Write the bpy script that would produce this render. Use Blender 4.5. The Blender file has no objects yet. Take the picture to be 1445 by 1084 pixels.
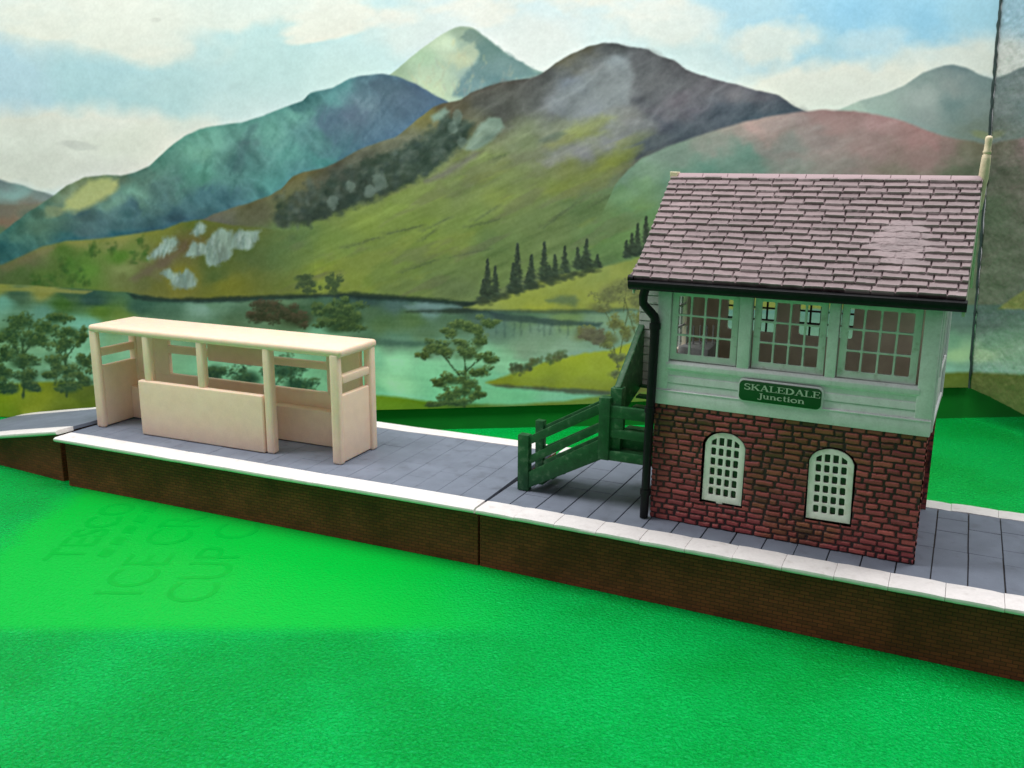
import bpy, bmesh, math, random
import numpy as np
from mathutils import Vector, Matrix, Euler
random.seed(4)
scene = bpy.context.scene
COL = scene.collection
def lin(r, g=None, b=None):
    if g is None: r, g, b = r
    f = lambda c: (c/255/12.92) if c/255 <= .04045 else ((c/255+.055)/1.055)**2.4
    return (f(r), f(g), f(b))
# ------------------------------------------------------------------ materials
def material(name, col, rough=.6, var=.10, vscale=3.0, bump=0.0, bscale=20.0, col2=None, spec=.4, fine=0.0, fscale=60.0, dirt=None, dirt_amt=0.0, dirt_scale=2.0, sss=0.0, attr=None, coat=0.0):
    m = bpy.data.materials.new(name); m.use_nodes = True
    nt = m.node_tree; N = nt.nodes; L = nt.links
    bs = N['Principled BSDF']; tc = N.new('ShaderNodeTexCoord')
    bs.inputs['Roughness'].default_value = rough; bs.inputs['Specular IOR Level'].default_value = spec
    bs.inputs['Coat Weight'].default_value = coat
    def noise(sc, det=4):
        n = N.new('ShaderNodeTexNoise'); n.inputs['Scale'].default_value = sc; n.inputs['Detail'].default_value = det
        L.new(tc.outputs['Object'], n.inputs['Vector']); return n
    def mix(kind, a, b, f):
        x = N.new('ShaderNodeMix'); x.data_type = 'RGBA'; x.blend_type = kind
        if isinstance(f, float): x.inputs[0].default_value = f
        else: L.new(f, x.inputs[0])
        for s, i in ((a, 6), (b, 7)):
            if isinstance(s, tuple): x.inputs[i].default_value = (*s[:3], 1)
            else: L.new(s, x.inputs[i])
        return x.outputs[2]
    if attr:
        at = N.new('ShaderNodeAttribute'); at.attribute_name = attr; base = at.outputs['Color']
    else:
        lo = tuple(max(0, c*(1-var)) for c in col); hi = tuple(min(1, c*(1+var)) for c in (col2 or col))
        n = noise(vscale); rp = N.new('ShaderNodeMapRange'); rp.inputs[1].default_value = .3; rp.inputs[2].default_value = .7
        L.new(n.outputs['Fac'], rp.inputs[0]); base = mix('MIX', lo, hi, rp.outputs[0])
    if fine > 0:
        n = noise(fscale, 2); rp = N.new('ShaderNodeMapRange'); rp.inputs[1].default_value = .25; rp.inputs[2].default_value = .75
        rp.inputs[3].default_value = 1-fine; rp.inputs[4].default_value = 1+fine; L.new(n.outputs['Fac'], rp.inputs[0])
        cb = N.new('ShaderNodeCombineColor')
        for i in range(3): L.new(rp.outputs[0], cb.inputs[i])
        base = mix('MULTIPLY', base, cb.outputs[0], 1.0)
    if dirt:
        n = noise(dirt_scale, 8); rp = N.new('ShaderNodeMapRange'); rp.inputs[1].default_value = .56; rp.inputs[2].default_value = .72
        rp.inputs[4].default_value = dirt_amt; L.new(n.outputs['Fac'], rp.inputs[0]); base = mix('MIX', base, dirt, rp.outputs[0])
    L.new(base, bs.inputs['Base Color'])
    if bump > 0:
        n = noise(bscale, 3); b = N.new('ShaderNodeBump'); b.inputs['Strength'].default_value = bump; b.inputs['Distance'].default_value = .02
        L.new(n.outputs['Fac'], b.inputs['Height']); L.new(b.outputs['Normal'], bs.inputs['Normal'])
    if sss > 0:
        bs.inputs['Subsurface Weight'].default_value = sss; bs.inputs['Subsurface Radius'].default_value = (.35, .2, .1); bs.inputs['Subsurface Scale'].default_value = .3
    return m
# ------------------------------------------------------------------ mesh building
class MB:
    def __init__(s): s.v = []; s.f = []
    def add(s, vs, fs, M=None):
        o = len(s.v)
        for p in vs:
            p = Vector(p)
            if M is not None: p = M @ p
            s.v.append(tuple(p))
        s.f += [tuple(i+o for i in f) for f in fs]
    def bm(s, b, M=None):
        b.verts.ensure_lookup_table(); b.verts.index_update()
        s.add([v.co[:] for v in b.verts], [[v.index for v in f.verts] for f in b.faces], M); b.free()
    def box(s, x0, x1, y0, y1, z0, z1, bev=.0, seg=2, M=None, jit=0.0):
        b = bmesh.new(); bmesh.ops.create_cube(b, size=1)
        for v in b.verts:
            v.co = Vector((x0+(v.co.x+.5)*(x1-x0), y0+(v.co.y+.5)*(y1-y0), z0+(v.co.z+.5)*(z1-z0)))
            if jit: v.co += Vector([random.uniform(-jit, jit) for _ in range(3)])
        if bev > 0: bmesh.ops.bevel(b, geom=list(b.edges), offset=min(bev, .48*min(x1-x0, y1-y0, z1-z0)), segments=seg, affect='EDGES', profile=.5)
        s.bm(b, M); return s
    def prism(s, pts, axis, a0, a1, bev=0.0, seg=2, M=None):
        # pts: outline in the two remaining axes, extruded along `axis` from a0 to a1
        def P(p, a): return {'x': (a, p[0], p[1]), 'y': (p[0], a, p[1]), 'z': (p[0], p[1], a)}[axis]
        b = bmesh.new(); A = [b.verts.new(P(p, a0)) for p in pts]; B = [b.verts.new(P(p, a1)) for p in pts]; n = len(pts)
        b.faces.new(A); b.faces.new(B[::-1])
        for i in range(n): b.faces.new((A[i], B[i], B[(i+1) % n], A[(i+1) % n]))
        bmesh.ops.recalc_face_normals(b, faces=list(b.faces))
        if bev > 0: bmesh.ops.bevel(b, geom=list(b.edges), offset=bev, segments=seg, affect='EDGES', profile=.5)
        s.bm(b, M); return s
    def tube(s, path, rad, n=14, M=None):
        path = [Vector(p) for p in path]; rads = rad if isinstance(rad, (list, tuple)) else [rad]*len(path)
        vs = []; fs = []; up = Vector((0, 1, 0))
        for i, p in enumerate(path):
            t = (path[min(i+1, len(path)-1)]-path[max(i-1, 0)]).normalized()
            a = t.cross(up); a = a.normalized() if a.length > 1e-4 else Vector((1, 0, 0)); c = t.cross(a).normalized()
            for k in range(n):
                th = 2*math.pi*k/n; vs.append(tuple(p+a*math.cos(th)*rads[i]+c*math.sin(th)*rads[i]))
        for i in range(len(path)-1):
            for k in range(n): fs.append((i*n+k, i*n+(k+1) % n, (i+1)*n+(k+1) % n, (i+1)*n+k))
        fs.append(tuple(range(n))[::-1]); fs.append(tuple((len(path)-1)*n+k for k in range(n)))
        s.add(vs, fs, M); return s
    def build(s, name, mat, parent=None, smooth=35, loc=None):
        me = bpy.data.meshes.new(name); me.from_pydata(s.v, [], s.f); me.validate(); me.update()
        b = bmesh.new(); b.from_mesh(me); bmesh.ops.recalc_face_normals(b, faces=list(b.faces)); b.to_mesh(me); b.free()
        return link(name, me, mat, parent, smooth)
def link(name, me, mat, parent=None, smooth=35):
    if smooth:
        me.polygons.foreach_set('use_smooth', [True]*len(me.polygons)); me.set_sharp_from_angle(angle=math.radians(smooth))
    o = bpy.data.objects.new(name, me); COL.objects.link(o)
    if mat: me.materials.append(mat)
    if parent: o.parent = parent
    return o
def grid_mesh(name, V, keep, colors, mat, parent, smooth=40):
    # V: (rows, cols, 3) vertices; keep: (rows-1, cols-1) faces kept; colors: (rows, cols, 3) linear pigment
    R_, C_ = V.shape[:2]
    i, j = np.nonzero(keep); a = i*C_+j
    F = np.stack([a, a+1, a+C_+1, a+C_], 1)
    me = bpy.data.meshes.new(name)
    me.vertices.add(R_*C_); me.vertices.foreach_set('co', V.reshape(-1).astype(np.float32))
    me.loops.add(F.size); me.loops.foreach_set('vertex_index', F.reshape(-1).astype(np.int32))
    me.polygons.add(len(F)); me.polygons.foreach_set('loop_start', np.arange(0, F.size, 4, dtype=np.int32))
    me.update(calc_edges=True)
    if colors is not None:
        at = me.attributes.new('pigment', 'FLOAT_COLOR', 'POINT')
        at.data.foreach_set('color', np.concatenate([colors, np.ones((R_, C_, 1))], 2).reshape(-1).astype(np.float32))
    me.polygons.foreach_set('use_smooth', [bool(smooth)]*len(me.polygons))
    o = bpy.data.objects.new(name, me); COL.objects.link(o); me.materials.append(mat)
    if parent: o.parent = parent
    return o
def plate(name, outline, holes, depth, to3d, mat, parent, bev=.012, smooth=30):
    # flat plate with openings: 2D curve filled and extruded, then placed by to3d(u, v, w)
    cu = bpy.data.curves.new(name, 'CURVE'); cu.dimensions = '2D'; cu.fill_mode = 'BOTH'; cu.extrude = depth/2; cu.bevel_depth = bev; cu.bevel_resolution = 1; cu.offset = -bev
    for pts in [outline]+holes:
        sp = cu.splines.new('POLY'); sp.points.add(len(pts)-1); sp.use_cyclic_u = True
        for p, q in zip(sp.points, pts): p.co = (q[0], q[1], 0, 1)
    t = bpy.data.objects.new(name+'_outline', cu); COL.objects.link(t); dg = bpy.context.evaluated_depsgraph_get()
    me = bpy.data.meshes.new_from_object(t.evaluated_get(dg)); bpy.data.objects.remove(t); bpy.data.curves.remove(cu)
    me.name = name
    for v in me.vertices: v.co = Vector(to3d(v.co.x, v.co.y, v.co.z))
    b = bmesh.new(); b.from_mesh(me); bmesh.ops.remove_doubles(b, verts=b.verts, dist=1e-4); bmesh.ops.recalc_face_normals(b, faces=b.faces); b.to_mesh(me); b.free()
    me.materials.clear()
    return link(name, me, mat, parent, smooth)
def rrect(x0, x1, y0, y1, r, n=4):
    pts = []
    for cx, cy, a in ((x1-r, y1-r, 0), (x0+r, y1-r, 90), (x0+r, y0+r, 180), (x1-r, y0+r, 270)):
        for k in range(n+1):
            t = math.radians(a+90*k/n); pts.append((cx+r*math.cos(t), cy+r*math.sin(t)))
    return pts
def empty(name, label, cat, loc, rz=0.0, group=None, rx=0.0, ry=0.0):
    o = bpy.data.objects.new(name, None); COL.objects.link(o); o.location = loc; o.rotation_euler = (rx, ry, rz); o.empty_display_size = .3
    o['label'] = label; o['category'] = cat
    if group: o['group'] = group
    return o
def tag(o, label=None, cat=None, group=None, kind=None):
    for k, v in (('label', label), ('category', cat), ('group', group), ('kind', kind)):
        if v: o[k] = v
    return o
def vnoise2(x, y, seed):
    g = np.random.RandomState(seed).rand(256, 256)
    xi = np.floor(x).astype(int); yi = np.floor(y).astype(int); fx = x-xi; fy = y-yi
    fx = fx*fx*(3-2*fx); fy = fy*fy*(3-2*fy)
    return (g[yi % 256, xi % 256]*(1-fx)+g[yi % 256, (xi+1) % 256]*fx)*(1-fy)+(g[(yi+1) % 256, xi % 256]*(1-fx)+g[(yi+1) % 256, (xi+1) % 256]*fx)*fy
def fbm2(x, y, seed, oct=3):
    return sum(vnoise2(x*2**k+5*k, y*2**k+9*k, seed+k)*.5**k for k in range(oct))/sum(.5**k for k in range(oct))-.5
def smooth01(a, b, x):
    t = np.clip((x-a)/(b-a), 0, 1); return t*t*(3-2*t)
# ---------------------------------------------------------------- printed landscape (pigment of the poster)
AX0, AY0, AW, AH = -200, -170, 1680, 800
def paint_landscape():
    rng = np.random.RandomState(7)
    X, Y = np.meshgrid(np.arange(AW) + AX0, np.arange(AH) + AY0)
    X = X.astype(np.float32); Y = Y.astype(np.float32)
    def vnoise(x, y, seed):
        g = np.random.RandomState(seed).rand(256, 256).astype(np.float32)
        xi = np.floor(x).astype(int); yi = np.floor(y).astype(int)
        fx = x - xi; fy = y - yi
        fx = fx*fx*(3-2*fx); fy = fy*fy*(3-2*fy)
        a = g[yi % 256, xi % 256]; b = g[yi % 256, (xi+1) % 256]
        c = g[(yi+1) % 256, xi % 256]; d = g[(yi+1) % 256, (xi+1) % 256]
        return (a*(1-fx)+b*fx)*(1-fy)+(c*(1-fx)+d*fx)*fy
    def fbm(sx, sy, seed, oct=4, rot=0.0, warp=0):
        c, s = math.cos(rot), math.sin(rot)
        u = (X*c+Y*s)/sx; v = (-X*s+Y*c)/sy
        t = 0; a = .5; tot = 0
        for k in range(oct):
            t = t + a*vnoise(u*2**k+13*k, v*2**k+7*k, seed+k); tot += a; a *= .55
        return t/tot-.5
    cache = {}
    def soft(sc, seed):
        # one noise sheet per grain size, shifted about by the seed
        if sc not in cache:
            xx, yy = np.meshgrid(np.arange(AW+500, dtype=np.float32), np.arange(AH+300, dtype=np.float32))
            cache[sc] = sum(vnoise(xx/sc*2**k, yy/(sc*.9)*2**k, 900+int(sc)+k)*.55**k for k in range(3))/1.8525-.5
        i, j = (seed*173) % 300, (seed*311) % 500
        return cache[sc][i:i+AH, j:j+AW]
    def field(pts, p=3.0, eps=120, jx=14, seed=1):
        # scattered pigments blended smoothly, the sampling point jittered by noise as a brush would
        q = 4
        xs = X[::q, ::q]; ys = Y[::q, ::q]
        num = np.zeros(xs.shape+(3,), np.float32); den = np.zeros(xs.shape, np.float32)
        for x, y, r, g, b in pts:
            w = 1/((xs-x)**2+(1.5*(ys-y))**2+eps)**(p/2)
            num += w[..., None]*np.array([r, g, b], np.float32); den += w
        num /= den[..., None]
        u = np.clip((X-AX0+jx*2.4*soft(40, seed))/q, 0, xs.shape[1]-1.01); v = np.clip((Y-AY0+jx*2.4*soft(34, seed+50))/q, 0, xs.shape[0]-1.01)
        ui = u.astype(int); vi = v.astype(int); fu = (u-ui)[..., None]; fv = (v-vi)[..., None]
        return (num[vi, ui]*(1-fu)+num[vi, ui+1]*fu)*(1-fv)+(num[vi+1, ui]*(1-fu)+num[vi+1, ui+1]*fu)*fv
    img = np.zeros((AH, AW, 3), np.float32)
    def lay(mask, col):
        nonlocal img
        img = img*(1-mask[..., None])+np.asarray(col, np.float32)*mask[..., None]
    def sstep(a, b, x):
        t = np.clip((x-a)/(b-a), 0, 1); return t*t*(3-2*t)
    def below(line, edge=3, wob=2.0, seed=3, sc=18):
        lx = [p[0] for p in line]; ly = [p[1] for p in line]
        h = np.interp(X[0], lx, ly).astype(np.float32)
        k = np.hanning(11); k /= k.sum()
        h = np.convolve(np.pad(h, 5, mode='edge'), k, mode='valid')
        return sstep(-edge, edge, Y-h[None, :]+wob*2*soft(sc, seed))
    def poly(pts, edge=4, wob=3, seed=5, sc=14):
        # signed distance to a closed polygon, edge roughened by noise
        P = np.array(pts, np.float32); n = len(P)
        x0, y0 = P.min(0)-30; x1, y1 = P.max(0)+30
        ix0 = max(0, int(x0-AX0)); ix1 = min(AW, int(x1-AX0)); iy0 = max(0, int(y0-AY0)); iy1 = min(AH, int(y1-AY0))
        xs = X[iy0:iy1, ix0:ix1]; ys = Y[iy0:iy1, ix0:ix1]
        d = np.full(xs.shape, 1e9, np.float32); ins = np.zeros(xs.shape, bool)
        for i in range(n):
            ax, ay = P[i]; bx, by = P[(i+1) % n]
            t = np.clip(((xs-ax)*(bx-ax)+(ys-ay)*(by-ay))/((bx-ax)**2+(by-ay)**2+1e-6), 0, 1)
            d = np.minimum(d, (xs-ax-t*(bx-ax))**2+(ys-ay-t*(by-ay))**2)
            cr = ((ay > ys) != (by > ys)) & (xs < (bx-ax)*(ys-ay)/(by-ay+1e-9)+ax)
            ins ^= cr
        sd = np.where(ins, np.sqrt(d), -np.sqrt(d))
        m = np.zeros((AH, AW), np.float32)
        nz = soft(sc, seed)[iy0:iy1, ix0:ix1]
        m[iy0:iy1, ix0:ix1] = sstep(-edge, edge, sd+wob*2*nz)
        return m
    def blob(x, y, rx, ry, rot=0, seed=9, wob=.35, sc=20):
        c, s = math.cos(rot), math.sin(rot)
        u = ((X-x)*c+(Y-y)*s)/rx; v = (-(X-x)*s+(Y-y)*c)/ry
        r = np.sqrt(u*u+v*v)+wob*2*soft(sc, seed)
        return 1-sstep(.55, 1.15, r)
    def dab(x, y, rx, ry, col, a=.8, rot=0.0, hard=.5):
        R = int(max(rx, ry)*1.5)+2
        cx, cy = int(round(x-AX0)), int(round(y-AY0))
        i0, i1 = max(0, cy-R), min(AH, cy+R+1); j0, j1 = max(0, cx-R), min(AW, cx+R+1)
        if i0 >= i1 or j0 >= j1: return
        xs = X[i0:i1, j0:j1]-x; ys = Y[i0:i1, j0:j1]-y
        c, s = math.cos(rot), math.sin(rot)
        r = np.sqrt(((xs*c+ys*s)/rx)**2+((-xs*s+ys*c)/ry)**2)
        m = (a*(1-np.clip((r-hard)/(1.2-hard), 0, 1)))[..., None]
        img[i0:i1, j0:j1] = img[i0:i1, j0:j1]*(1-m)+np.array(col, np.float32)*m
    def stroke(x0, y0, x1, y1, w, col, a=.6, n=None):
        n = n or int(math.hypot(x1-x0, y1-y0)/max(1.2, w*.6))+2
        for t in np.linspace(0, 1, n):
            dab(x0+(x1-x0)*t+rng.normal(0, w*.25), y0+(y1-y0)*t+rng.normal(0, w*.25), w*rng.uniform(.7, 1.3), w*rng.uniform(.5, .9), col, a, math.atan2(y1-y0, x1-x0), .2)
    # ---- sky
    sky = field([(0,-120,150,190,225),(0,120,176,205,222),(120,110,170,205,215),(250,130,176,208,214),(400,80,182,212,214),(330,170,196,218,220),
                 (0,170,190,212,228),(500,60,192,218,220),(480,100,192,218,218),(700,0,200,218,222),(760,60,214,224,224),(900,20,208,222,222),(960,60,196,216,216),
                 (1040,10,168,206,222),(1200,20,140,196,226),(1300,30,138,194,222),(1380,20,158,204,222),(1150,70,168,206,220),(1250,70,172,208,222),(1000,120,206,222,222),(1390,80,206,220,220),(1200,-120,130,188,222),(600,-120,170,200,222)], eps=900, seed=21)
    lay(np.ones_like(X), sky)
    n1 = fbm(150, 70, 31, 5, -.15); n2 = fbm(60, 34, 41, 4)
    cream = np.array([223, 222, 212], np.float32)
    c1 = sstep(-.10, .16, n1*1.0+n2*.35+np.interp(X, [-200,0,120,230,330,420,520,640,760,860,960,1010,1060,1460], [.1,.1,.12,.12,-.02,0,.02,.0,0,.12,.06,-.14,-.3,-.4])*1.0-sstep(np.interp(X, [0,90,170,230,330,420,520,640], [40,52,72,92,40,60,30,20]), np.interp(X, [0,90,170,230,330,420,520,640], [62,72,96,114,90,80,60,70]), Y)*.6)
    lay(c1*.92*sstep(-160, -20, Y+40), cream+n2[..., None]*14)
    c2 = blob(90, 215, 210, 75, .08, 51, .3, 60)
    lay(np.clip(c2*1.15, 0, 1)*.95, np.array([225, 223, 216], np.float32)+n2[..., None]*22)
    lay(blob(230, 195, 110, 34, -.1, 53, .3, 40)*.7, (221, 222, 212))
    lay(blob(110, 18, 240, 70, .1, 55, .3, 60)*.9, (221, 222, 214)); lay(blob(330, 10, 200, 36, -.1, 56, .35, 50)*.75, (220, 222, 214))
    lay(blob(190, 62, 90, 30, .15, 59, .35, 34)*.7, (220, 221, 213))
    lay(blob(700, 60, 180, 60, .2, 57, .4, 60)*.55, (221, 224, 219))
    lay(blob(940, 30, 90, 40, .1, 58, .4, 40)*.6, (226, 225, 216))
    lay(blob(1080, 62, 75, 36, -.15, 61, .4, 34)*.75, (222, 224, 214))
    lay(blob(1180, 132, 210, 46, -.08, 62, .35, 44)*.9, (226, 225, 213))
    lay(blob(1330, 92, 110, 36, -.1, 63, .35, 36)*.75, (222, 223, 212))
    lay(blob(1230, 60, 60, 22, -.2, 64, .4, 30)*.35, (205, 220, 222))
    lay(blob(60, 238, 120, 26, .1, 66, .3, 34)*.5, (214, 212, 206))
    lay(blob(108, 205, 30, 7, .15, 67, .3, 14)*.35, (186, 186, 184))
    lay(blob(220, 28, 9, 4, 0, 68, .3, 9)*.4, (196, 197, 190))
    # ---- far hill at the left
    m = below([(-200,225),(0,253),(30,262),(75,276),(110,290),(140,330),(141,900),(1480,900)], 2.5)
    lay(m, field([(0,262,120,134,138),(20,280,140,172,172),(60,280,128,142,142),(0,310,118,112,102),(40,300,126,116,104),(-150,260,130,160,165)], seed=71))
    m = below([(-200,295),(0,289),(40,290),(70,284),(100,268),(140,300)], 3)*(X < 145)
    lay(m, field([(0,298,124,116,106),(40,302,122,120,106),(10,315,140,112,96),(80,290,130,134,112),(0,330,90,122,92),(40,330,84,112,104)], seed=72))
    # ---- pale far peak
    m = below([(-200,900),(520,900),(535,120),(552,104),(575,85),(600,65),(625,47),(640,40),(652,37),(668,40),(690,57),(720,80),(750,96),(775,104),(800,900),(1480,900)], 2, 1.2, 81)
    lay(m, field([(560,104,150,175,150),(600,80,170,198,168),(630,60,196,214,186),(600,110,184,204,176),(640,120,180,200,172),(650,80,186,198,168),(665,62,148,172,158),(660,45,150,170,150),(690,70,128,158,146),(720,95,140,168,162),(700,110,122,154,158),(650,115,142,168,164),(620,125,190,208,176),(680,90,140,168,164)], eps=40, jx=10, seed=82))
    lay(poly([(655,44),(668,41),(690,56),(722,80),(765,105),(700,120),(660,138),(640,134),(648,116),(656,104),(668,92),(676,76),(664,62),(650,54)], 4, 4, 83, 12)*.92, field([(660,50,122,146,136),(690,70,104,136,132),(720,95,116,146,146),(660,115,112,144,148),(700,105,100,134,138)], seed=84))
    lay(poly([(652,66),(668,60),(676,74),(664,92),(646,100),(640,84)], 4, 3, 85, 9)*.5, (186, 196, 164))
    for _ in range(60):
        x = rng.uniform(575, 740); y = rng.uniform(55, 130)
        if y > 46+abs(x-652)*.62: stroke(x, y, x+rng.uniform(-8, 8), y+rng.uniform(6, 16), rng.uniform(2, 4), (150+rng.randint(50),)*2+(150,), .12, 6)
    # ---- teal ridge
    ridge = [(-200,330),(0,330),(40,300),(75,276),(95,262),(118,251),(150,247),(170,248),(190,244),(212,234),(228,218),(246,203),(262,191),(280,183),(300,178),(340,173),(372,163),(405,150),(428,142),(436,132),(448,128),(470,124),(492,111),(510,107),(540,104),(562,109),(585,118),(606,130),(632,144),(660,170),(700,230),(701,900),(1480,900)]
    m = below(ridge, 2, 1.2, 91)
    lay(m, field([(130,262,130,140,104),(112,275,128,140,110),(170,255,100,118,98),(200,250,84,118,108),(230,230,80,128,116),(275,215,104,160,142),(300,200,104,160,146),(340,190,90,142,134),(350,205,78,118,118),(335,230,66,112,112),(380,185,98,156,146),(420,160,92,148,140),(430,140,62,108,110),(470,135,86,138,142),(400,215,84,146,140),(440,190,80,130,132),
                   (470,170,84,116,134),(490,160,92,116,136),(540,120,82,110,126),(520,150,96,120,136),(570,140,88,112,134),(600,135,84,108,128),(555,180,86,116,138),(530,200,78,112,130),(470,210,72,116,124),(450,230,64,124,122),(380,250,76,138,134),
                   (280,250,82,142,128),(230,270,80,116,114),(250,300,60,96,108),(190,300,66,102,112),(150,310,80,114,122),(120,320,74,104,108),(300,280,62,106,116),(330,290,70,112,122),(60,320,84,120,102),(20,330,70,114,104),(0,345,44,94,98),(100,345,40,90,96),(180,330,42,90,98),(250,320,54,94,104),(420,255,74,124,128),(160,290,108,146,132),(190,275,106,150,136)], eps=60, jx=16, seed=92))
    cr = 1-np.abs(fbm(44, 24, 311, 4, .9))*5
    img += (np.clip(cr, -1, 1)*15*m)[..., None]*np.array([.8, 1, 1], np.float32)
    lay(poly([(88,296),(95,282),(112,270),(124,256),(145,251),(166,254),(168,262),(156,274),(138,284),(122,294),(108,299)], 6, 4, 93)*.95, (176, 182, 122))
    lay(blob(75, 300, 20, 10, -.2, 94)*.5, (160, 160, 116))
    lay(poly([(445,153),(470,148),(505,152),(535,158),(530,135),(520,112),(545,108),(585,120),(630,145),(560,194),(505,214),(474,234),(482,214),(462,192),(447,176)], 6, 6, 95, 14)*.55, field([(460,160,74,100,122),(500,165,88,108,130),(560,125,74,96,112),(590,140,78,102,124),(540,175,84,114,138),(490,205,64,100,118)], seed=96))
    lay(poly([(350,178),(362,176),(352,200),(340,235),(330,240),(336,212)], 6, 5, 97, 14)*.35, (72, 104, 112))
    for _ in range(240):   # feathery strokes down the ridge
        x = rng.uniform(200, 620); y = np.interp(x, [p[0] for p in ridge], [p[1] for p in ridge])+rng.uniform(8, 90)
        v = rng.choice([-14, -9, 10])
        c = img[int(y-AY0), int(x-AX0)]+v
        if m[int(y-AY0), int(x-AX0)] > .9: stroke(x, y, x-rng.uniform(4, 16), y+rng.uniform(10, 26), rng.uniform(2, 5), c, .18, 8)
    for k in range(60):
        x = rng.uniform(30, 330); y = rng.uniform(300, 335); c = img[int(y-AY0), int(x-AX0)]*.88
        dab(x, y, rng.uniform(8, 22), rng.uniform(4, 10), c, .3)
    # ---- far right grey hill
    m = below([(-200,900),(1150,900),(1160,165),(1190,152),(1215,142),(1250,132),(1275,122),(1300,104),(1320,96),(1345,91),(1362,95),(1380,104),(1400,111),(1440,125),(1480,140)], 2.5, 1.5, 101)
    lay(m, field([(1200,155,178,194,182),(1250,145,160,178,170),(1300,112,140,158,154),(1345,96,120,140,142),(1340,120,146,158,156),(1300,140,166,178,174),(1380,115,132,152,152),(1350,150,118,142,142),(1390,150,136,152,150),(1300,170,150,162,160),(1380,185,128,142,132)], seed=102))
    # ---- big grey-brown mountain with its wooded spur
    big = [(-200,900),(240,900),(262,324),(300,303),(330,292),(352,287),(380,276),(398,266),(412,250),(428,243),(460,236),(480,226),(505,212),(535,200),(560,193),(585,172),(610,152),(625,146),(650,141),(664,131),(690,121),(720,114),(750,110),(766,103),(785,88),(805,77),(830,66),(850,61),(872,61),(886,66),(914,70),(930,79),(952,85),(968,98),(1000,109),(1040,120),(1070,128),(1096,133),(1115,146),(1137,158),(1200,190),(1480,230)]
    m = below(big, 2, 1.4, 111)
    lay(m, field([(300,312,100,96,84),(360,300,96,92,68),(420,250,104,98,64),(450,260,84,80,66),(480,245,78,76,66),(520,225,90,88,76),(560,205,106,104,88),(600,165,118,110,70),(640,150,92,80,62),(690,130,78,70,64),(740,125,80,72,68),(700,150,88,84,80),(770,115,78,70,66),(800,90,104,92,72),(830,75,98,86,68),(860,66,74,68,66),
                   (840,95,120,114,112),(870,85,128,128,130),(800,120,120,118,124),(780,150,120,114,116),(830,150,136,130,130),(880,130,134,128,126),(850,180,140,134,126),
                   (910,90,84,76,74),(930,110,90,80,78),(910,140,88,80,82),(960,110,92,82,82),(950,140,110,94,98),(990,125,110,98,100),(1040,135,116,104,106),(1080,140,100,90,94),(1110,152,82,80,84),(980,160,96,84,90),(1020,160,84,80,88),(1060,165,78,78,84),(940,180,84,78,86),(960,195,74,74,80),(905,205,78,78,82),(900,225,84,86,80),(930,160,108,96,100),
                   (890,170,140,130,122),(860,200,132,126,124),(820,215,130,124,122),(780,205,128,126,108),(740,200,124,128,92),(700,235,128,136,78),(820,185,142,142,88),(850,195,140,140,82),(800,235,128,128,74),(860,225,130,130,72),(780,260,132,138,74),(700,280,138,146,74),(650,265,122,130,76),(600,280,128,138,70),(560,300,134,148,68),(520,320,136,150,66),(470,340,124,142,66),(420,330,98,122,70),(380,350,94,122,70),(420,360,112,130,62),(450,380,130,144,52),(380,395,126,136,46),(500,390,130,144,60),(560,380,126,140,66),(620,380,116,130,72),(600,330,132,146,66),(660,320,128,142,70),(700,340,110,126,72),(760,310,116,128,76),(820,290,108,124,76),(860,330,112,136,80),(900,290,104,136,88),(900,260,110,134,96),(640,410,112,122,76),(560,410,118,130,70),(300,400,124,130,48)], eps=60, jx=12, seed=112))
    # dark woods along the spur
    wood = [(388,300),(400,285),(415,272),(432,268),(446,262),(470,248),(500,235),(520,222),(548,214),(580,202),(600,196),(612,178),(628,160),(650,168),(664,175),(660,190),(655,205),(640,218),(618,235),(590,254),(560,268),(520,284),(490,296),(450,310),(420,318),(400,320),(388,314)]
    lay(poly(wood, 7, 7, 115, 12)*.88, field([(400,300,58,66,52),(420,270,74,74,58),(460,270,62,66,54),(500,250,58,62,54),(540,230,52,62,50),(590,220,52,64,56),(640,185,62,74,66),(500,285,50,60,54),(440,305,50,58,52)], seed=116))
    for _ in range(420):
        x = rng.uniform(390, 655); t = (x-390)/265
        yc = np.interp(x, [390,430,520,600,655], [305,290,255,215,190]); y = yc+rng.normal(0, 16-4*t)
        c = np.array([[44,56,46],[62,72,60],[80,84,72],[50,60,56],[92,100,92]][rng.randint(5)], float)
        dab(x, y, rng.uniform(3, 9), rng.uniform(3, 8), c, .35, 0, .1)
    for x, y, rx, ry in [(536,258,12,16),(522,270,9,10),(640,180,10,10),(645,165,7,12),(652,200,8,9),(470,285,10,12),(495,262,8,9)]:
        lay(blob(x, y, rx, ry, .2, int(x), .4, 8)*.6, (112, 124, 114))
    lay(poly([(655,210),(664,195),(675,178),(690,166),(706,168),(713,180),(700,190),(694,200),(680,210),(668,213)], 4, 3, 117)*.85, (128, 144, 130))
    lay(poly([(608,164),(618,158),(628,152),(634,158),(622,168),(612,172)], 4, 2, 118)*.7, (126, 150, 140))
    # ridge shade on the summit and its shoulder
    lay(poly([(665,134),(700,120),(750,112),(775,103),(800,90),(830,72),(860,64),(880,68),(860,84),(830,92),(800,110),(785,122),(765,130),(768,150),(745,165),(720,168),(700,160),(690,150),(670,152)], 7, 6, 119, 20)*.6, (88, 82, 78))
    lay(poly([(880,66),(915,72),(950,86),(968,100),(960,130),(930,150),(905,150),(888,130),(892,100)], 9, 6, 120, 24)*.45, (96, 88, 88))
    lay(poly([(868,77),(886,84),(893,106),(886,148),(842,160),(792,166),(768,152),(790,128),(828,106),(852,96)], 7, 6, 128, 18)*.55, (132, 130, 130))
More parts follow.
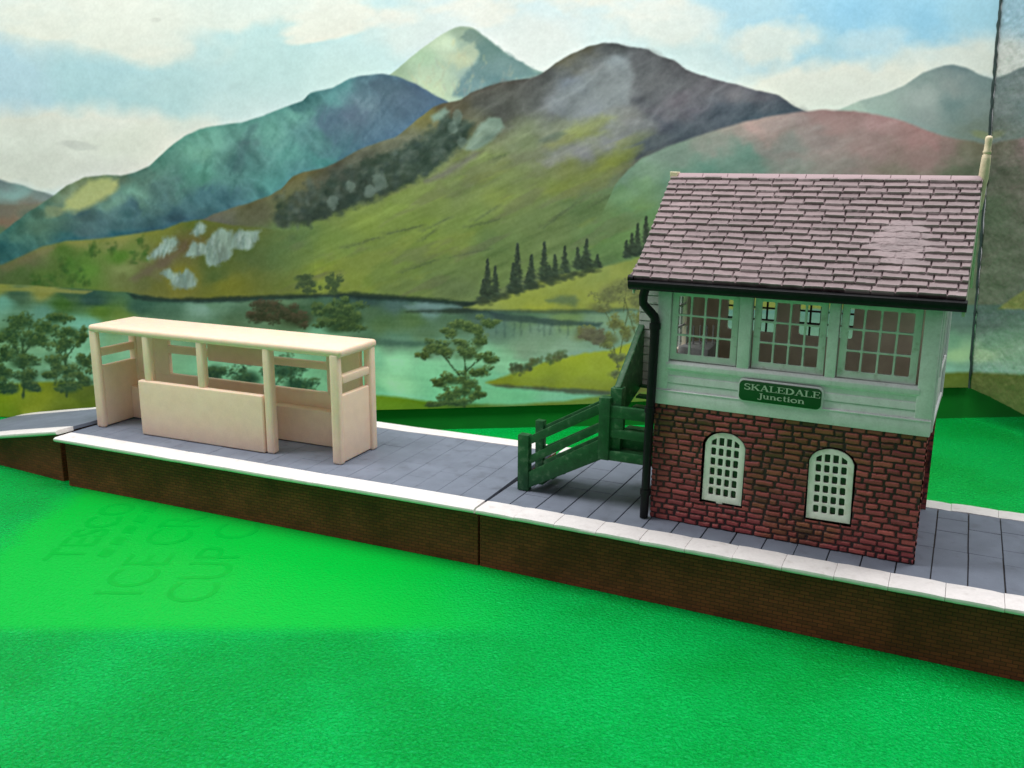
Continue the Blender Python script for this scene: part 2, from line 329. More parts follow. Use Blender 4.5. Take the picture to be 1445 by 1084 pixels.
    lay(poly([(890,222),(930,190),(970,168),(1010,150),(1060,146),(1100,140),(1134,158),(1090,168),(1040,176),(990,190),(950,206),(915,222),(895,232)], 8, 6, 121, 22)*.6, (80, 80, 86))
    lay(poly([(770,205),(810,180),(850,160),(870,165),(840,188),(800,204),(780,212)], 7, 5, 122)*.6, (146, 144, 78))
    lay(poly([(762,198),(790,186),(800,188),(785,198),(768,204)], 4, 3, 123)*.6, (96, 102, 84))
    lay(poly([(760,228),(800,205),(850,190),(900,165),(920,175),(870,205),(820,222),(775,235)], 7, 6, 124)*.55, (134, 126, 126))
    lay(poly([(770,270),(820,240),(870,218),(895,210),(890,232),(850,262),(800,278)], 9, 6, 125)*.5, (134, 136, 62))
    lay(poly([(600,256),(640,232),(670,214),(684,212),(660,232),(625,252)], 5, 3, 126)*.7, (110, 102, 94))
    for x0, y0, x1, y1 in [(590,326,640,306),(664,312,708,290),(655,320,712,308),(560,384,620,366),(690,230,720,216),(690,225,712,219),(590,340,620,322),(760,322,820,284),(775,312,800,296),(830,290,880,268),(540,330,600,318),(480,380,440,392),(480,350,540,334),(690,350,640,362)]:
        stroke(x0, y0, x1, y1, 4, (96, 100, 68), .13); stroke(x0+6, y0+1, x1-6, y1+1, 2.4, (84, 94, 64), .14)
    img += (m*sstep(700, 800, X)*(1-sstep(150, 250, Y-.1*(X-800))))[..., None]*np.array([2, 5, 11], np.float32)
    img += m[..., None]*np.array([-4, 4, 3], np.float32)
    crag = fbm(46, 22, 301, 4, -.6); crag = 1-np.abs(crag)*5
    img += (np.clip(crag, -1, 1)*13*m*(1-sstep(170, 300, Y-.15*(800-X))))[..., None]
    hm = m*below([(-200,330),(390,330),(520,290),(650,215),(760,160),(900,190),(1480,250)], 20, 4, 127)
    st = fbm(70, 9, 131, 4, -.42)
    img += (st*26*hm)[..., None]*np.array([1, 1, .7], np.float32)
    lay(hm*sstep(.02, .2, fbm(90, 26, 133, 4, -.42))*.35, (146, 156, 70))
    lay(hm*sstep(.06, .22, fbm(80, 18, 135, 4, -.42))*.3, (112, 112, 88))
    # ---- pink-topped hill at the right
    pink = [(-200,900),(780,900),(800,470),(850,300),(868,262),(884,242),(905,224),(940,208),(980,194),(1010,184),(1050,172),(1090,164),(1130,158),(1165,155),(1205,157),(1245,163),(1275,171),(1300,181),(1330,192),(1365,198),(1405,207),(1480,215)]
    m = below(pink, 3, 1.4, 141)*np.maximum(sstep(880, 990, X+.35*(Y-300)), 1-sstep(255, 330, Y-.25*(X-880)))
    lay(m, field([(900,240,112,136,112),(880,270,112,144,100),(950,215,118,134,122),(1000,200,136,134,126),(1050,185,150,134,128),(1070,178,176,140,136),(1120,170,152,128,126),(1180,165,158,122,120),(1240,175,166,126,126),(1300,190,168,122,122),(1330,205,150,120,116),(1380,205,120,112,92),(1160,195,148,128,126),(1220,205,150,118,116),(1300,225,150,116,114),(1280,240,128,112,100),(1180,230,140,124,120),(1100,215,132,128,124),(1110,245,134,134,126),(1050,230,100,130,118),(1000,235,94,130,116),(960,250,100,136,118),(1380,240,100,104,84),(1340,240,110,110,90),(1380,300,98,112,82),(1380,380,110,120,92),(900,320,108,142,84),(930,330,102,136,88),(870,350,120,148,74),(1000,320,96,126,100),(1200,320,116,120,104),(900,400,150,158,66)], eps=150, jx=18, seed=142))
    img += (fbm(60, 12, 143, 4, -.35)*22*m+np.clip(1-np.abs(fbm(70, 30, 321, 4, -.3))*5, -1, 1)*8*m)[..., None]+m[..., None]*np.array([4, 9, 9], np.float32)
    lay(m*sstep(.05, .25, fbm(60, 22, 145, 4, .25))*sstep(1060, 1120, X)*.2, (166, 134, 132))
    lay(blob(1300, 215, 26, 24, .3, 147)*.3, (170, 134, 132))
    lay(blob(1392, 192, 24, 7, .25, 148)*.5, (150, 158, 106))
    # ---- near left green hill with rocks
    lh = [(-200,400),(-60,388),(0,374),(30,362),(60,348),(90,341),(130,338),(180,332),(230,324),(255,314),(285,310),(330,318),(370,322),(400,326),(440,322),(480,900),(1480,900)]
    m = below(lh, 2.5, 1.2, 151)*(1-sstep(350, 470, X))
    lay(m, field([(0,378,92,104,66),(40,368,104,108,72),(60,352,128,132,84),(110,344,134,140,76),(170,338,138,144,78),(220,330,120,130,60),(270,318,92,110,50),(90,360,84,116,50),(120,385,98,140,54),(100,375,80,120,46),(170,360,88,130,46),(160,345,130,138,80),(180,380,136,150,88),(200,365,120,138,70),(210,380,112,112,72),(230,365,110,104,74),(260,350,104,96,62),(280,340,110,106,60),(250,390,134,132,52),(220,400,112,116,54),(200,395,104,112,62),(300,380,86,108,52),(320,400,120,126,44),(350,360,86,108,58),(400,360,92,118,66),(30,390,84,106,56),(60,395,92,118,54),(20,345,90,120,80)], eps=40, jx=12, seed=152))
    lay(poly([(0,376),(40,360),(75,350),(60,362),(30,374),(10,384)], 6, 4, 153)*.4, (126, 112, 82))
    for x, y in [(52,395),(75,390),(92,384),(100,395),(112,388),(120,398),(48,398),(88,372),(130,350),(158,352),(198,340),(64,402),(205,358),(190,362),(135,356)]:
        for _ in range(14): dab(x+rng.normal(0, 4), y+rng.normal(0, 5), rng.uniform(2, 5), rng.uniform(2, 5), (58+rng.randint(16), 92+rng.randint(18), 42), .35, 0, .2)
    lay(poly([(180,395),(205,378),(225,366),(245,356),(262,342),(268,350),(245,368),(222,382),(195,396)], 5, 4, 154)*.55, (110, 98, 78))
    rk = (132, 158, 146)
    rocks = [[(206,365),(214,356),(226,348),(232,336),(248,334),(254,342),(250,350),(236,356),(222,362),(210,368)],[(270,330),(276,322),(282,314),(290,318),(288,330),(276,332)],[(262,362),(268,348),(274,342),(290,344),(300,330),(312,322),(326,326),(332,340),(330,352),(322,366),(310,374),(296,376),(290,368),(288,358),(272,364)],[(326,330),(340,324),(366,326),(364,338),(352,352),(338,354),(328,348)],[(226,386),(240,380),(252,388),(262,378),(274,388),(278,402),(264,408),(246,406),(240,396)]]
    for i, r in enumerate(rocks): lay(poly(r, 4, 4, 160+i, 7)*.9, np.array(rk, np.float32)*(1+.5*fbm(9, 30, 170+i, 3)[..., None]))
    for _ in range(60):
        r = rocks[rng.randint(5)]; P = np.array(r); c = P.mean(0)+rng.normal(0, 1, 2)*P.std(0)*.45
        col = [(168,190,178),(106,134,122),(152,176,168)][rng.randint(3)]; stroke(c[0], c[1]-5, c[0]-2+rng.normal(0,2), c[1]+5, 3.4, col, .22)
    # ---- lake
    shore = [(-200,398),(0,401),(60,404),(130,409),(180,413),(210,420),(260,424),(330,422),(400,419),(470,416),(540,419),(600,423),(660,427),(700,431),(760,435),(830,436),(930,430),(1480,430)]
    lake = below(shore, 2, .8, 181)
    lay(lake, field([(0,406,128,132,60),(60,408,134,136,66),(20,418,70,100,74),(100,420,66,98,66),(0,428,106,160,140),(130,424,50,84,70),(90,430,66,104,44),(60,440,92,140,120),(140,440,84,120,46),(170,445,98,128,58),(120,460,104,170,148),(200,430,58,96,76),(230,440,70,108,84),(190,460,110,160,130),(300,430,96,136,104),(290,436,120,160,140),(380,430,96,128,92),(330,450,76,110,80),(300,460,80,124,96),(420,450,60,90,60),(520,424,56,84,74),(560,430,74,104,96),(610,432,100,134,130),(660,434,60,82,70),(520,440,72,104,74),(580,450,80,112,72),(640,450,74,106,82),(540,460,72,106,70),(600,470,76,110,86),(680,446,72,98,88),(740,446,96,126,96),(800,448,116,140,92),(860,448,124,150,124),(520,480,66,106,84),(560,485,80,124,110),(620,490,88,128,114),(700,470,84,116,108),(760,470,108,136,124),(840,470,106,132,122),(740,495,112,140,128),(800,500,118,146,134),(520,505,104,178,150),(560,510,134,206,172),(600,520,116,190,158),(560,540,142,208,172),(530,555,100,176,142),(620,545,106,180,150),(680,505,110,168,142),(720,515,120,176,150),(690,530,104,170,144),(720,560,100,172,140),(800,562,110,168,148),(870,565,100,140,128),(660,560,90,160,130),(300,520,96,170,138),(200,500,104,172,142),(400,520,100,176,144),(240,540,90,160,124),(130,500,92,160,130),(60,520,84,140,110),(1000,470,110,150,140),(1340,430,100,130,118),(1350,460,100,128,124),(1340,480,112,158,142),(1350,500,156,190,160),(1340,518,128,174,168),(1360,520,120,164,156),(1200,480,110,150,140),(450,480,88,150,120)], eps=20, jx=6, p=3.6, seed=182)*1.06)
    img += (fbm(120, 6, 183, 3, .03)*15*lake)[..., None]
    img += (lake*sstep(425, 500, Y))[..., None]*np.array([30, 26, 12], np.float32)  # lake tones raised to make up for weak light at the poster's foot
    lay(poly([(180,414),(240,421),(330,419),(420,415),(500,413),(560,417),(640,424),(690,431),(640,431),(560,424),(470,420),(380,424),(280,428),(220,426),(190,422)], 3, 2, 184, 10)*.8, (40, 60, 48))
    lay(poly([(640,428),(680,424),(700,432),(690,440),(640,442),(570,440),(600,436),(650,434)], 3, 2, 185, 10)*.75, (50, 66, 54))
    lay(poly([(570,432),(600,427),(640,430),(652,434),(610,438),(575,437)], 3, 2, 186)*.7, (112, 142, 140))
    lay(poly([(690,440),(740,446),(800,452),(850,456),(846,462),(800,460),(740,456),(700,452)], 3, 2, 187)*.7, (62, 82, 78))
    for x in [700,712,726,735,748,760,768,778,790,802,820,838]:
        stroke(x, 455, x+rng.uniform(-2, 2), 462+rng.uniform(4, 16), 3.2, (72, 96, 90), .14)
    lay(poly([(500,476),(560,480),(640,484),(620,490),(540,488),(500,486)], 4, 3, 188)*.5, (62, 98, 84))
    lay(poly([(-40,405),(60,406),(130,411),(120,415),(60,412),(-40,409)], 2, 1, 189)*.8, (142, 146, 74))
    # ---- right bank behind the lake
    lay(poly([(655,434),(690,425),(730,410),(765,395),(800,385),(850,378),(905,362),(960,345),(1080,338),(1200,360),(1290,395),(1340,436),(930,436),(880,436),(810,440),(740,440),(690,438)], 3, 2, 191)*.97, field([(680,432,150,160,84),(730,420,158,166,74),(780,398,156,164,76),(850,382,150,160,84),(900,370,140,152,78),(760,430,172,176,70),(830,420,166,170,80),(860,400,170,172,86),(800,432,150,156,76),(890,420,150,150,84)], seed=192))
    lay(poly([(770,424),(790,416),(812,416),(818,424),(810,432),(790,430),(775,428)], 4, 3, 193)*.7, (104, 124, 90))
    lay(poly([(690,438),(740,437),(800,437),(880,434),(900,438),(860,442),(780,443),(720,442)], 3, 2, 194)*.65, (74, 94, 76))
    # conifers
    def conifer(x, top, bot, w, col):
        n = int((bot-top)*3.2)
        for k in range(n):
            t = k/n; y = top+(bot-top)*t
            ww = w*(.12+.88*t)*rng.uniform(.5, 1)
            dab(x+rng.uniform(-1, 1)*ww, y, max(1.6, ww*.75), 2.2, np.array(col)*rng.uniform(.8, 1.25), .55, .3, .2)
    for x, t, b, w in [(688,366,422,9),(699,376,420,8),(682,395,425,9),(730,344,412,10),(724,372,414,9),(750,360,405,9),(745,385,408,8),(768,342,396,9),(783,360,392,8),(775,375,396,8),(797,348,386,8),(815,350,380,9),(828,338,378,9),(822,362,380,8),(843,360,377,7),(892,330,362,8),(900,316,360,8),(912,306,358,9),(884,340,364,7)]:
        conifer(x, t, b, w, (62, 76, 58))
    for _ in range(150): x = rng.uniform(675, 850); dab(x, np.interp(x, [675,700,760,850], [428,420,402,377])+rng.normal(0, 2.5), 5, 3, (70, 82, 58), .35)
    # ---- yellow spit in front
    lay(poly([(686,540),(720,528),(750,518),(780,507),(820,500),(860,494),(900,480),(960,472),(1080,476),(1200,500),(1290,532),(1300,560),(880,556),(840,552),(790,549),(740,546),(700,544)], 3, 2, 201)*.97, field([(700,540,150,158,56),(760,525,172,178,58),(820,515,184,188,56),(860,510,180,182,60),(900,495,186,186,62),(830,540,164,164,60),(890,545,120,118,60),(770,542,152,156,60)], seed=202))
    lay(poly([(690,542),(760,546),(830,550),(900,555),(920,562),(850,558),(770,552),(700,546)], 3, 2, 203)*.8, (96, 98, 72))
    for _ in range(110):
        x = rng.uniform(718, 800); dab(x, np.interp(x, [718,740,770,800], [524,516,508,500])+rng.normal(0, 3), rng.uniform(2, 5), rng.uniform(2, 4), (96+rng.randint(20), 108+rng.randint(14), 72), .45)
    for _ in range(30): dab(732+rng.normal(0, 7), 519+rng.normal(0, 4), 3, 3, (84, 96, 68), .5)
    # ---- near shore
    near = [(-200,560),(-60,545),(0,543),(40,540),(100,538),(140,545),(200,552),(300,556),(400,558),(500,557),(540,558),(600,566),(660,570),(720,571),(800,566),(830,561),(880,555),(960,552),(1100,545),(1300,528),(1340,526),(1480,524)]
    m = below(near, 3, 1.2, 211)
    lay(m, field([(0,560,140,160,24),(60,565,132,152,30),(30,550,128,150,36),(110,555,96,120,34),(140,550,92,114,44),(150,575,120,146,40),(100,575,116,140,34),(250,570,110,140,40),(550,565,128,164,40),(590,572,120,156,42),(650,575,96,128,50),(720,573,130,160,90),(800,570,138,156,70),(900,562,120,146,60),(1340,535,132,144,66),(1350,545,118,132,60),(0,610,120,140,30)], seed=212))
    # ---- trees
    def lay_soft(x, y, rx, ry, col):
        for k in range(5): dab(x+rng.normal(0, rx*.35), y+rng.normal(0, ry*.3), rx*.8, ry*.75, np.array(col)*1.08, .38, 0, .2)
    def tree(cx, base, blobs, dark, light, n=60, trunk=None, size=4.2):
        n = int(n*1.7)
        if trunk:
            for x0, y0, x1, y1, w in trunk: stroke(x0, y0, x1, y1, w, np.array(dark)*.8+np.array([10, 12, 6]), .55)
        subs = []
        for bx, by, rx, ry in blobs:
            lay_soft(bx, by+ry*.2, rx*.95, ry*.95, np.array(dark)*.75+np.array(light)*.25); lay_soft(bx, by+ry*.3, rx*.7, ry*.7, dark)
            for _ in range(7): subs.append((bx+rng.normal(0, rx*.55), by+rng.normal(0, ry*.5), rx*rng.uniform(.3, .6), ry*rng.uniform(.35, .65)))
        for bx, by, rx, ry in sorted(subs, key=lambda q: -q[1]):
            for k in range(int(n*.55)):
                a = rng.uniform(0, 6.283); r = rng.uniform(0, 1)**.6*(1.25 if rng.rand() < .15 else 1)
                x = bx+rx*r*math.cos(a); y = by+ry*r*math.sin(a)
                t = np.clip(.55-(y-by)/ry*.55+rng.normal(0, .25), 0, 1)**1.2
                col = np.array(dark)*(1-t)+np.array(light)*t
                dab(x, y, rng.uniform(.35, .9)*size, rng.uniform(.3, .6)*size, col, .5, rng.uniform(-.7, .7), .3)
    dg, lg = (42, 70, 40), (88, 112, 56)
    tree(25, 560, [(30,452,22,12),(12,470,18,14),(45,478,16,12),(8,498,14,12),(32,508,18,12),(4,525,12,12),(38,530,16,12),(15,545,18,10),(45,545,12,8)], (46,78,48), (92,120,62), 34, [(34,560,32,480,3.5),(32,510,14,476,2),(33,500,48,480,2)], 4)
    tree(90, 560, [(78,446,18,9),(66,462,16,10),(100,466,16,10),(60,478,12,9),(88,486,15,9),(112,478,10,8),(80,505,16,10),(118,508,14,9),(98,525,18,10),(122,535,12,9),(70,528,12,8),(95,545,22,9)], (46,80,46), (98,126,64), 32, [(94,560,92,490,3),(93,515,76,480,2),(93,505,112,480,2)], 3.8)
    tree(650, 575, [(648,457,16,8),(670,462,16,8),(634,470,12,6),(692,455,14,7),(676,478,9,14),(610,490,15,9),(628,494,12,8),(653,486,13,8),(660,500,14,8),(690,506,13,8),(600,500,8,6),(676,524,13,8),(640,534,16,9),(660,540,14,9),(622,540,10,7),(648,552,18,9),(672,556,12,8),(632,560,12,8),(650,568,22,6),(615,570,14,5)], (60,84,52), (122,144,80), 30, [(655,574,657,520,3),(656,540,626,502,2),(657,525,684,500,1.8),(657,522,654,490,1.8)], 3.4)
    tree(440, 470, [(380,432,22,10),(400,440,22,12),(370,446,14,8),(420,448,20,12)], (52,66,40), (88,82,58), 40, None, 4)
    tree(470, 470, [(452,436,16,10),(488,432,20,10),(470,446,22,12),(500,448,16,12),(480,460,26,10)], (46,74,44), (98,124,64), 44, None, 4)
    tree(432, 420, [(430,392,10,6),(425,400,8,5),(440,400,7,5),(434,410,6,5)], (62,84,52), (84,104,60), 18, [(434,418,433,396,1.5)], 3)
    tree(470, 420, [(466,394,8,7),(474,402,7,6),(470,410,8,6)], (66,88,52), (82,104,58), 18, [(472,418,468,396,1.5)], 3)
    tree(410, 540, [(400,520,24,14),(420,540,22,14),(480,530,16,12),(350,530,20,12),(300,525,16,12)], (44,84,60), (86,124,78), 30, [(412,560,410,520,2.5)], 4)
    tree(880, 545, [(862,412,22,14),(848,432,18,9),(882,402,20,12),(900,420,16,14),(905,445,12,12),(826,470,16,10),(842,476,14,9),(868,455,12,10),(860,480,14,10),(885,470,10,9),(900,400,14,12),(872,505,12,8),(890,520,10,8),(868,528,8,6)], (104,106,70), (150,154,90), 24, [(878,545,866,490,1.6),(874,505,886,440,1.4),(868,470,850,430,1.3),(896,470,880,420,1.5),(880,440,884,400,1.4)], 3.2)
    tree(835, 475, [(832,468,16,9),(845,478,12,7)], (104,100,82), (128,124,98), 26, None, 3.4)
    # brushy grain of the print
    img += (fbm(2.6, 2.6, 221, 2)*8+fbm(9, 7, 222, 3)*6+fbm(26, 20, 223, 3)*8)[..., None]
    g = img.mean(2, keepdims=True)
    img = g+(img-g)*.90
    def box(a, r):
        c = np.cumsum(np.pad(a, ((r+1, r), (0, 0), (0, 0)), mode='edge'), 0); a = (c[2*r+1:]-c[:-2*r-1])/(2*r+1)
        c = np.cumsum(np.pad(a, ((0, 0), (r+1, r), (0, 0)), mode='edge'), 1); return (c[:, 2*r+1:]-c[:, :-2*r-1])/(2*r+1)
    d = img.astype(np.float64)
    img = img+.35*(d-box(box(d, 4), 4))+.18*(d-box(box(d, 18), 18))
    return np.clip(img, 0, 255)/255.0
# ---------------------------------------------------------------- end of printed landscape
# ------------------------------------------------------------------ settings
PRINT_MAP = [[869.06081, 1204.51763, -156.74577, 26453.08577], [-91.33641, 209.27082, -1396.5385, 31755.19363], [-0.42423, 0.8761, -0.22907, 39.51362]]
CAM_AXES = ([0.8993242140376115, 0.43723111756579025, 0.006701334031554301], [-0.106029068960668, 0.20316834800164355, 0.9733860790588784], [-0.424233184205298, 0.8761002067129383, -0.22907342320003113])
INK_GAIN = (1.08, 1.05, 1.08)
WORLD = .30
EXPO = 0.0
LAMPS = [('ceiling_lamp', (-3, 1.5, 54), (-3, 6, 0), 112, 51000.0, (1.0, .985, .97), 12, math.radians(28))]
# ================================================================== the place, in centimetre-like units
PT = 2.75                                  # top of the platforms above the green sheet
# ------------------------------------------------------------------ materials used
M_cream = material('cream_resin', lin(252, 219, 195), .42, .04, 2.0, .12, 30, spec=.35, fine=.03, fscale=16, sss=.45)
M_white = material('white_paint', (.72, .725, .735), .5, .07, 2.5, .25, 9, spec=.4, fine=.05, fscale=14, dirt=(.36, .36, .31), dirt_amt=.2, dirt_scale=5.5)
M_sash = material('sash_paint', (.60, .65, .61), .5, .08, 2.0, .2, 14, spec=.4, dirt=(.16, .14, .06), dirt_amt=.4, dirt_scale=3.4)
M_ivory = material('ivory_window', (.88, .86, .80), .5, .05, 3.0, .1, 20, spec=.35, dirt=(.5, .42, .2), dirt_amt=.4, dirt_scale=2.2)
M_coping = material('coping_white', (.86, .81, .80), .55, .05, 1.5, .25, 7, spec=.3, fine=.04, fscale=9, dirt=(.52, .46, .42), dirt_amt=.3, dirt_scale=2.6)
M_slab = material('paving_grey', (.19, .215, .275), .6, .10, .9, .25, 12, spec=.3, fine=.07, fscale=22, dirt=(.10, .105, .13), dirt_amt=.35, dirt_scale=1.6)
M_joint = material('paving_joint', (.055, .045, .04), .9, .2, 5)
M_black = material('black_gutter', (.006, .006, .008), .5, .3, 4.0, 0.35, 8, spec=.25, fine=.2, fscale=12)
M_green = material('green_paint', (.010, .085, .024), .5, .25, 3.0, .55, 7, spec=.4, fine=.12, fscale=16, dirt=(.16, .24, .15), dirt_amt=.45, dirt_scale=3.0)
M_inner = material('inner_brown', (.92, .76, .62), .7, .15, 1.2, .2, 10, fine=.05)
M_dark = material('dark_pane', (.018, .030, .016), .25, .3, 4, spec=.5)
M_sign = material('sign_green', (.006, .080, .016), .4, .1, 3, spec=.4)
M_letter = material('sign_letter', (.46, .54, .43), .5, .1, 9)
M_stone = material('finial_stone', (.80, .66, .46), .55, .08, 6, .3, 10, fine=.08, fscale=20, dirt=(.5, .34, .14), dirt_amt=.4, dirt_scale=5)
M_plank = material('porch_plank', (.42, .42, .42), .6, .15, 2.5, .3, 9, fine=.08, dirt=(.16, .15, .15), dirt_amt=.5, dirt_scale=3.5)
M_board = material('board_green', (.0, .16, .012), .6, .08, .6)
M_brick = material('brick_relief', None, .55, attr='pigment', spec=.35, fine=.10, fscale=18, bump=.25, bscale=22)
M_tile = material('roof_tile', None, .5, attr='pigment', spec=.4, fine=.05, fscale=26, bump=.18, bscale=26)
# green sheet: glossy embossed plastic, paler where a sheet of paper lies under it
def ground_material():
    m = bpy.data.materials.new('embossed_green_plastic'); m.use_nodes = True; nt = m.node_tree; N = nt.nodes; L = nt.links
    bs = N['Principled BSDF']; tc = N.new('ShaderNodeTexCoord')
    mp = N.new('ShaderNodeMapping'); mp.vector_type = 'TEXTURE'; mp.inputs['Rotation'].default_value = (0, 0, math.radians(26.66)); L.new(tc.outputs['Object'], mp.inputs['Vector'])
    wob = N.new('ShaderNodeTexNoise'); wob.inputs['Scale'].default_value = .35; wob.inputs['Detail'].default_value = 3; L.new(tc.outputs['Object'], wob.inputs['Vector'])
    sx = N.new('ShaderNodeSeparateXYZ'); L.new(mp.outputs[0], sx.inputs[0])
    def math_(op, a, b=None):
        n = N.new('ShaderNodeMath'); n.operation = op
        for i, s in enumerate((a, b)):
            if s is None: continue
            if isinstance(s, (int, float)): n.inputs[i].default_value = s
            else: L.new(s, n.inputs[i])
        return n.outputs[0]
    def ramp(v, a, b):
        r = N.new('ShaderNodeMapRange'); r.interpolation_type = 'SMOOTHSTEP'; r.inputs[1].default_value = a; r.inputs[2].default_value = b; L.new(v, r.inputs[0]); return r.outputs[0]
    wv = math_('MULTIPLY', math_('SUBTRACT', wob.outputs['Fac'], .5), 2.4)
    e1 = math_('ADD', sx.outputs[0], wv); e2 = sx.outputs[1]
    k = math_('MULTIPLY', ramp(e1, -22.2, -20.4), math_('SUBTRACT', 1.0, ramp(e1, -5.0, 5.0)))
    k = math_('MULTIPLY', k, ramp(e2, -5.9, -4.7)); k = math_('MULTIPLY', k, math_('SUBTRACT', 1.0, ramp(e2, 9.5, 12.0)))
    big = N.new('ShaderNodeTexNoise'); big.inputs['Scale'].default_value = .16; big.inputs['Detail'].default_value = 4; L.new(tc.outputs['Object'], big.inputs['Vector'])
    def mix(a, b, f):
        x = N.new('ShaderNodeMix'); x.data_type = 'RGBA'; L.new(f, x.inputs[0])
        for s, i in ((a, 6), (b, 7)):
            if isinstance(s, tuple): x.inputs[i].default_value = (*s, 1)
            else: L.new(s, x.inputs[i])
        return x.outputs[2]
    base = mix(GREEN_A, GREEN_B, ramp(big.outputs['Fac'], .35, .65)); base = mix(base, GREEN_P, k)
    gr = N.new('ShaderNodeTexNoise'); gr.inputs['Scale'].default_value = 8.0; gr.inputs['Detail'].default_value = 2; L.new(tc.outputs['Object'], gr.inputs['Vector'])
    mg = N.new('ShaderNodeMapRange'); mg.inputs[1].default_value = .3; mg.inputs[2].default_value = .7; mg.inputs[3].default_value = .80; mg.inputs[4].default_value = 1.16; fl = math_('SUBTRACT', 1.0, math_('MULTIPLY', k, .7)); L.new(math_('ADD', .5, math_('MULTIPLY', math_('SUBTRACT', gr.outputs['Fac'], .5), fl)), mg.inputs[0])
    vm = N.new('ShaderNodeVectorMath'); vm.operation = 'SCALE'; L.new(base, vm.inputs[0]); L.new(mg.outputs[0], vm.inputs['Scale']); base = vm.outputs[0]
    L.new(base, bs.inputs['Base Color'])
    vo = N.new('ShaderNodeTexVoronoi'); vo.feature = 'SMOOTH_F1'; vo.inputs['Scale'].default_value = 9.5; vo.inputs['Smoothness'].default_value = .6
    no = N.new('ShaderNodeTexNoise'); no.inputs['Scale'].default_value = 7.0; no.inputs['Detail'].default_value = 3; L.new(tc.outputs['Object'], no.inputs['Vector'])
    ad = N.new('ShaderNodeMixRGB'); ad.blend_type = 'ADD'; ad.inputs[0].default_value = .25; L.new(tc.outputs['Object'], ad.inputs[1]); L.new(no.outputs['Color'], ad.inputs[2]); L.new(ad.outputs[0], vo.inputs['Vector'])
    bp = N.new('ShaderNodeBump'); L.new(math_('SUBTRACT', 1.0, math_('MULTIPLY', k, .65)), bp.inputs['Strength']); bp.inputs['Distance'].default_value = .075
    L.new(math_('ADD', vo.outputs['Distance'], math_('MULTIPLY', no.outputs['Fac'], .8)), bp.inputs['Height']); L.new(bp.outputs['Normal'], bs.inputs['Normal'])
    bs.inputs['Roughness'].default_value = .14; bs.inputs['Specular IOR Level'].default_value = .55; bs.inputs['Specular Tint'].default_value = (.02, 1, .5, 1)
    return m
GREEN_A, GREEN_B, GREEN_P = (.0, .40, .05), (.0, .50, .078), (.0, .54, .048)
# ------------------------------------------------------------------ green sheet
g = MB(); g.add([(-130, -110, 0), (130, -110, 0), (130, 110, 0), (-130, 110, 0)], [(0, 1, 2, 3)])
ground = tag(g.build('ground', ground_material(), smooth=0), 'glossy bright green embossed plastic sheet under the whole layout', 'ground', kind='structure')
M_ghost = material('show_through_print', (.0, .44, .038), .3, .05, 2, spec=.2, bump=.5, bscale=9)
M_ghost.node_tree.nodes['Principled BSDF'].inputs['Specular Tint'].default_value = (.02, 1, .5, 1)
def letters(body, size, e1, e2, bold=0.0):
    # faint print of the sheet of paper that lies under the green plastic, reading away from the viewer
    cu = bpy.data.curves.new('lettering', 'FONT'); cu.body = body; cu.size = size; cu.offset = bold
    t = bpy.data.objects.new('lettering_text', cu); COL.objects.link(t); dg = bpy.context.evaluated_depsgraph_get()
    me = bpy.data.meshes.new_from_object(t.evaluated_get(dg)); bpy.data.objects.remove(t); bpy.data.curves.remove(cu)
    a = math.radians(26.66); R_ = Matrix.Translation((math.cos(a)*e1-math.sin(a)*e2, math.sin(a)*e1+math.cos(a)*e2, .006)) @ Matrix.Rotation(a+math.pi/2, 4, 'Z')
    me.transform(R_); me.materials.clear()
    return link('lettering', me, M_ghost, ground, 0)
letters('TESCO', 2.3, -17.2, .9, .02); letters('ICE CR', 2.9, -13.2, -2.6, -.015); letters('CUP CA', 2.9, -10.3, -3.2, -.015)
a_ = math.radians(26.66)
db = MB()
for k in range(5):
    e2 = 1.4+k*1.35; p = [(-16.6, e2), (-16.6, e2+.85), (-16.05, e2+.6), (-16.05, e2-.2)]
    db.add([(math.cos(a_)*x-math.sin(a_)*y, math.sin(a_)*x+math.cos(a_)*y, .006) for x, y in p], [(0, 1, 2, 3)])
db.build('lettering', M_ghost, ground, 0)
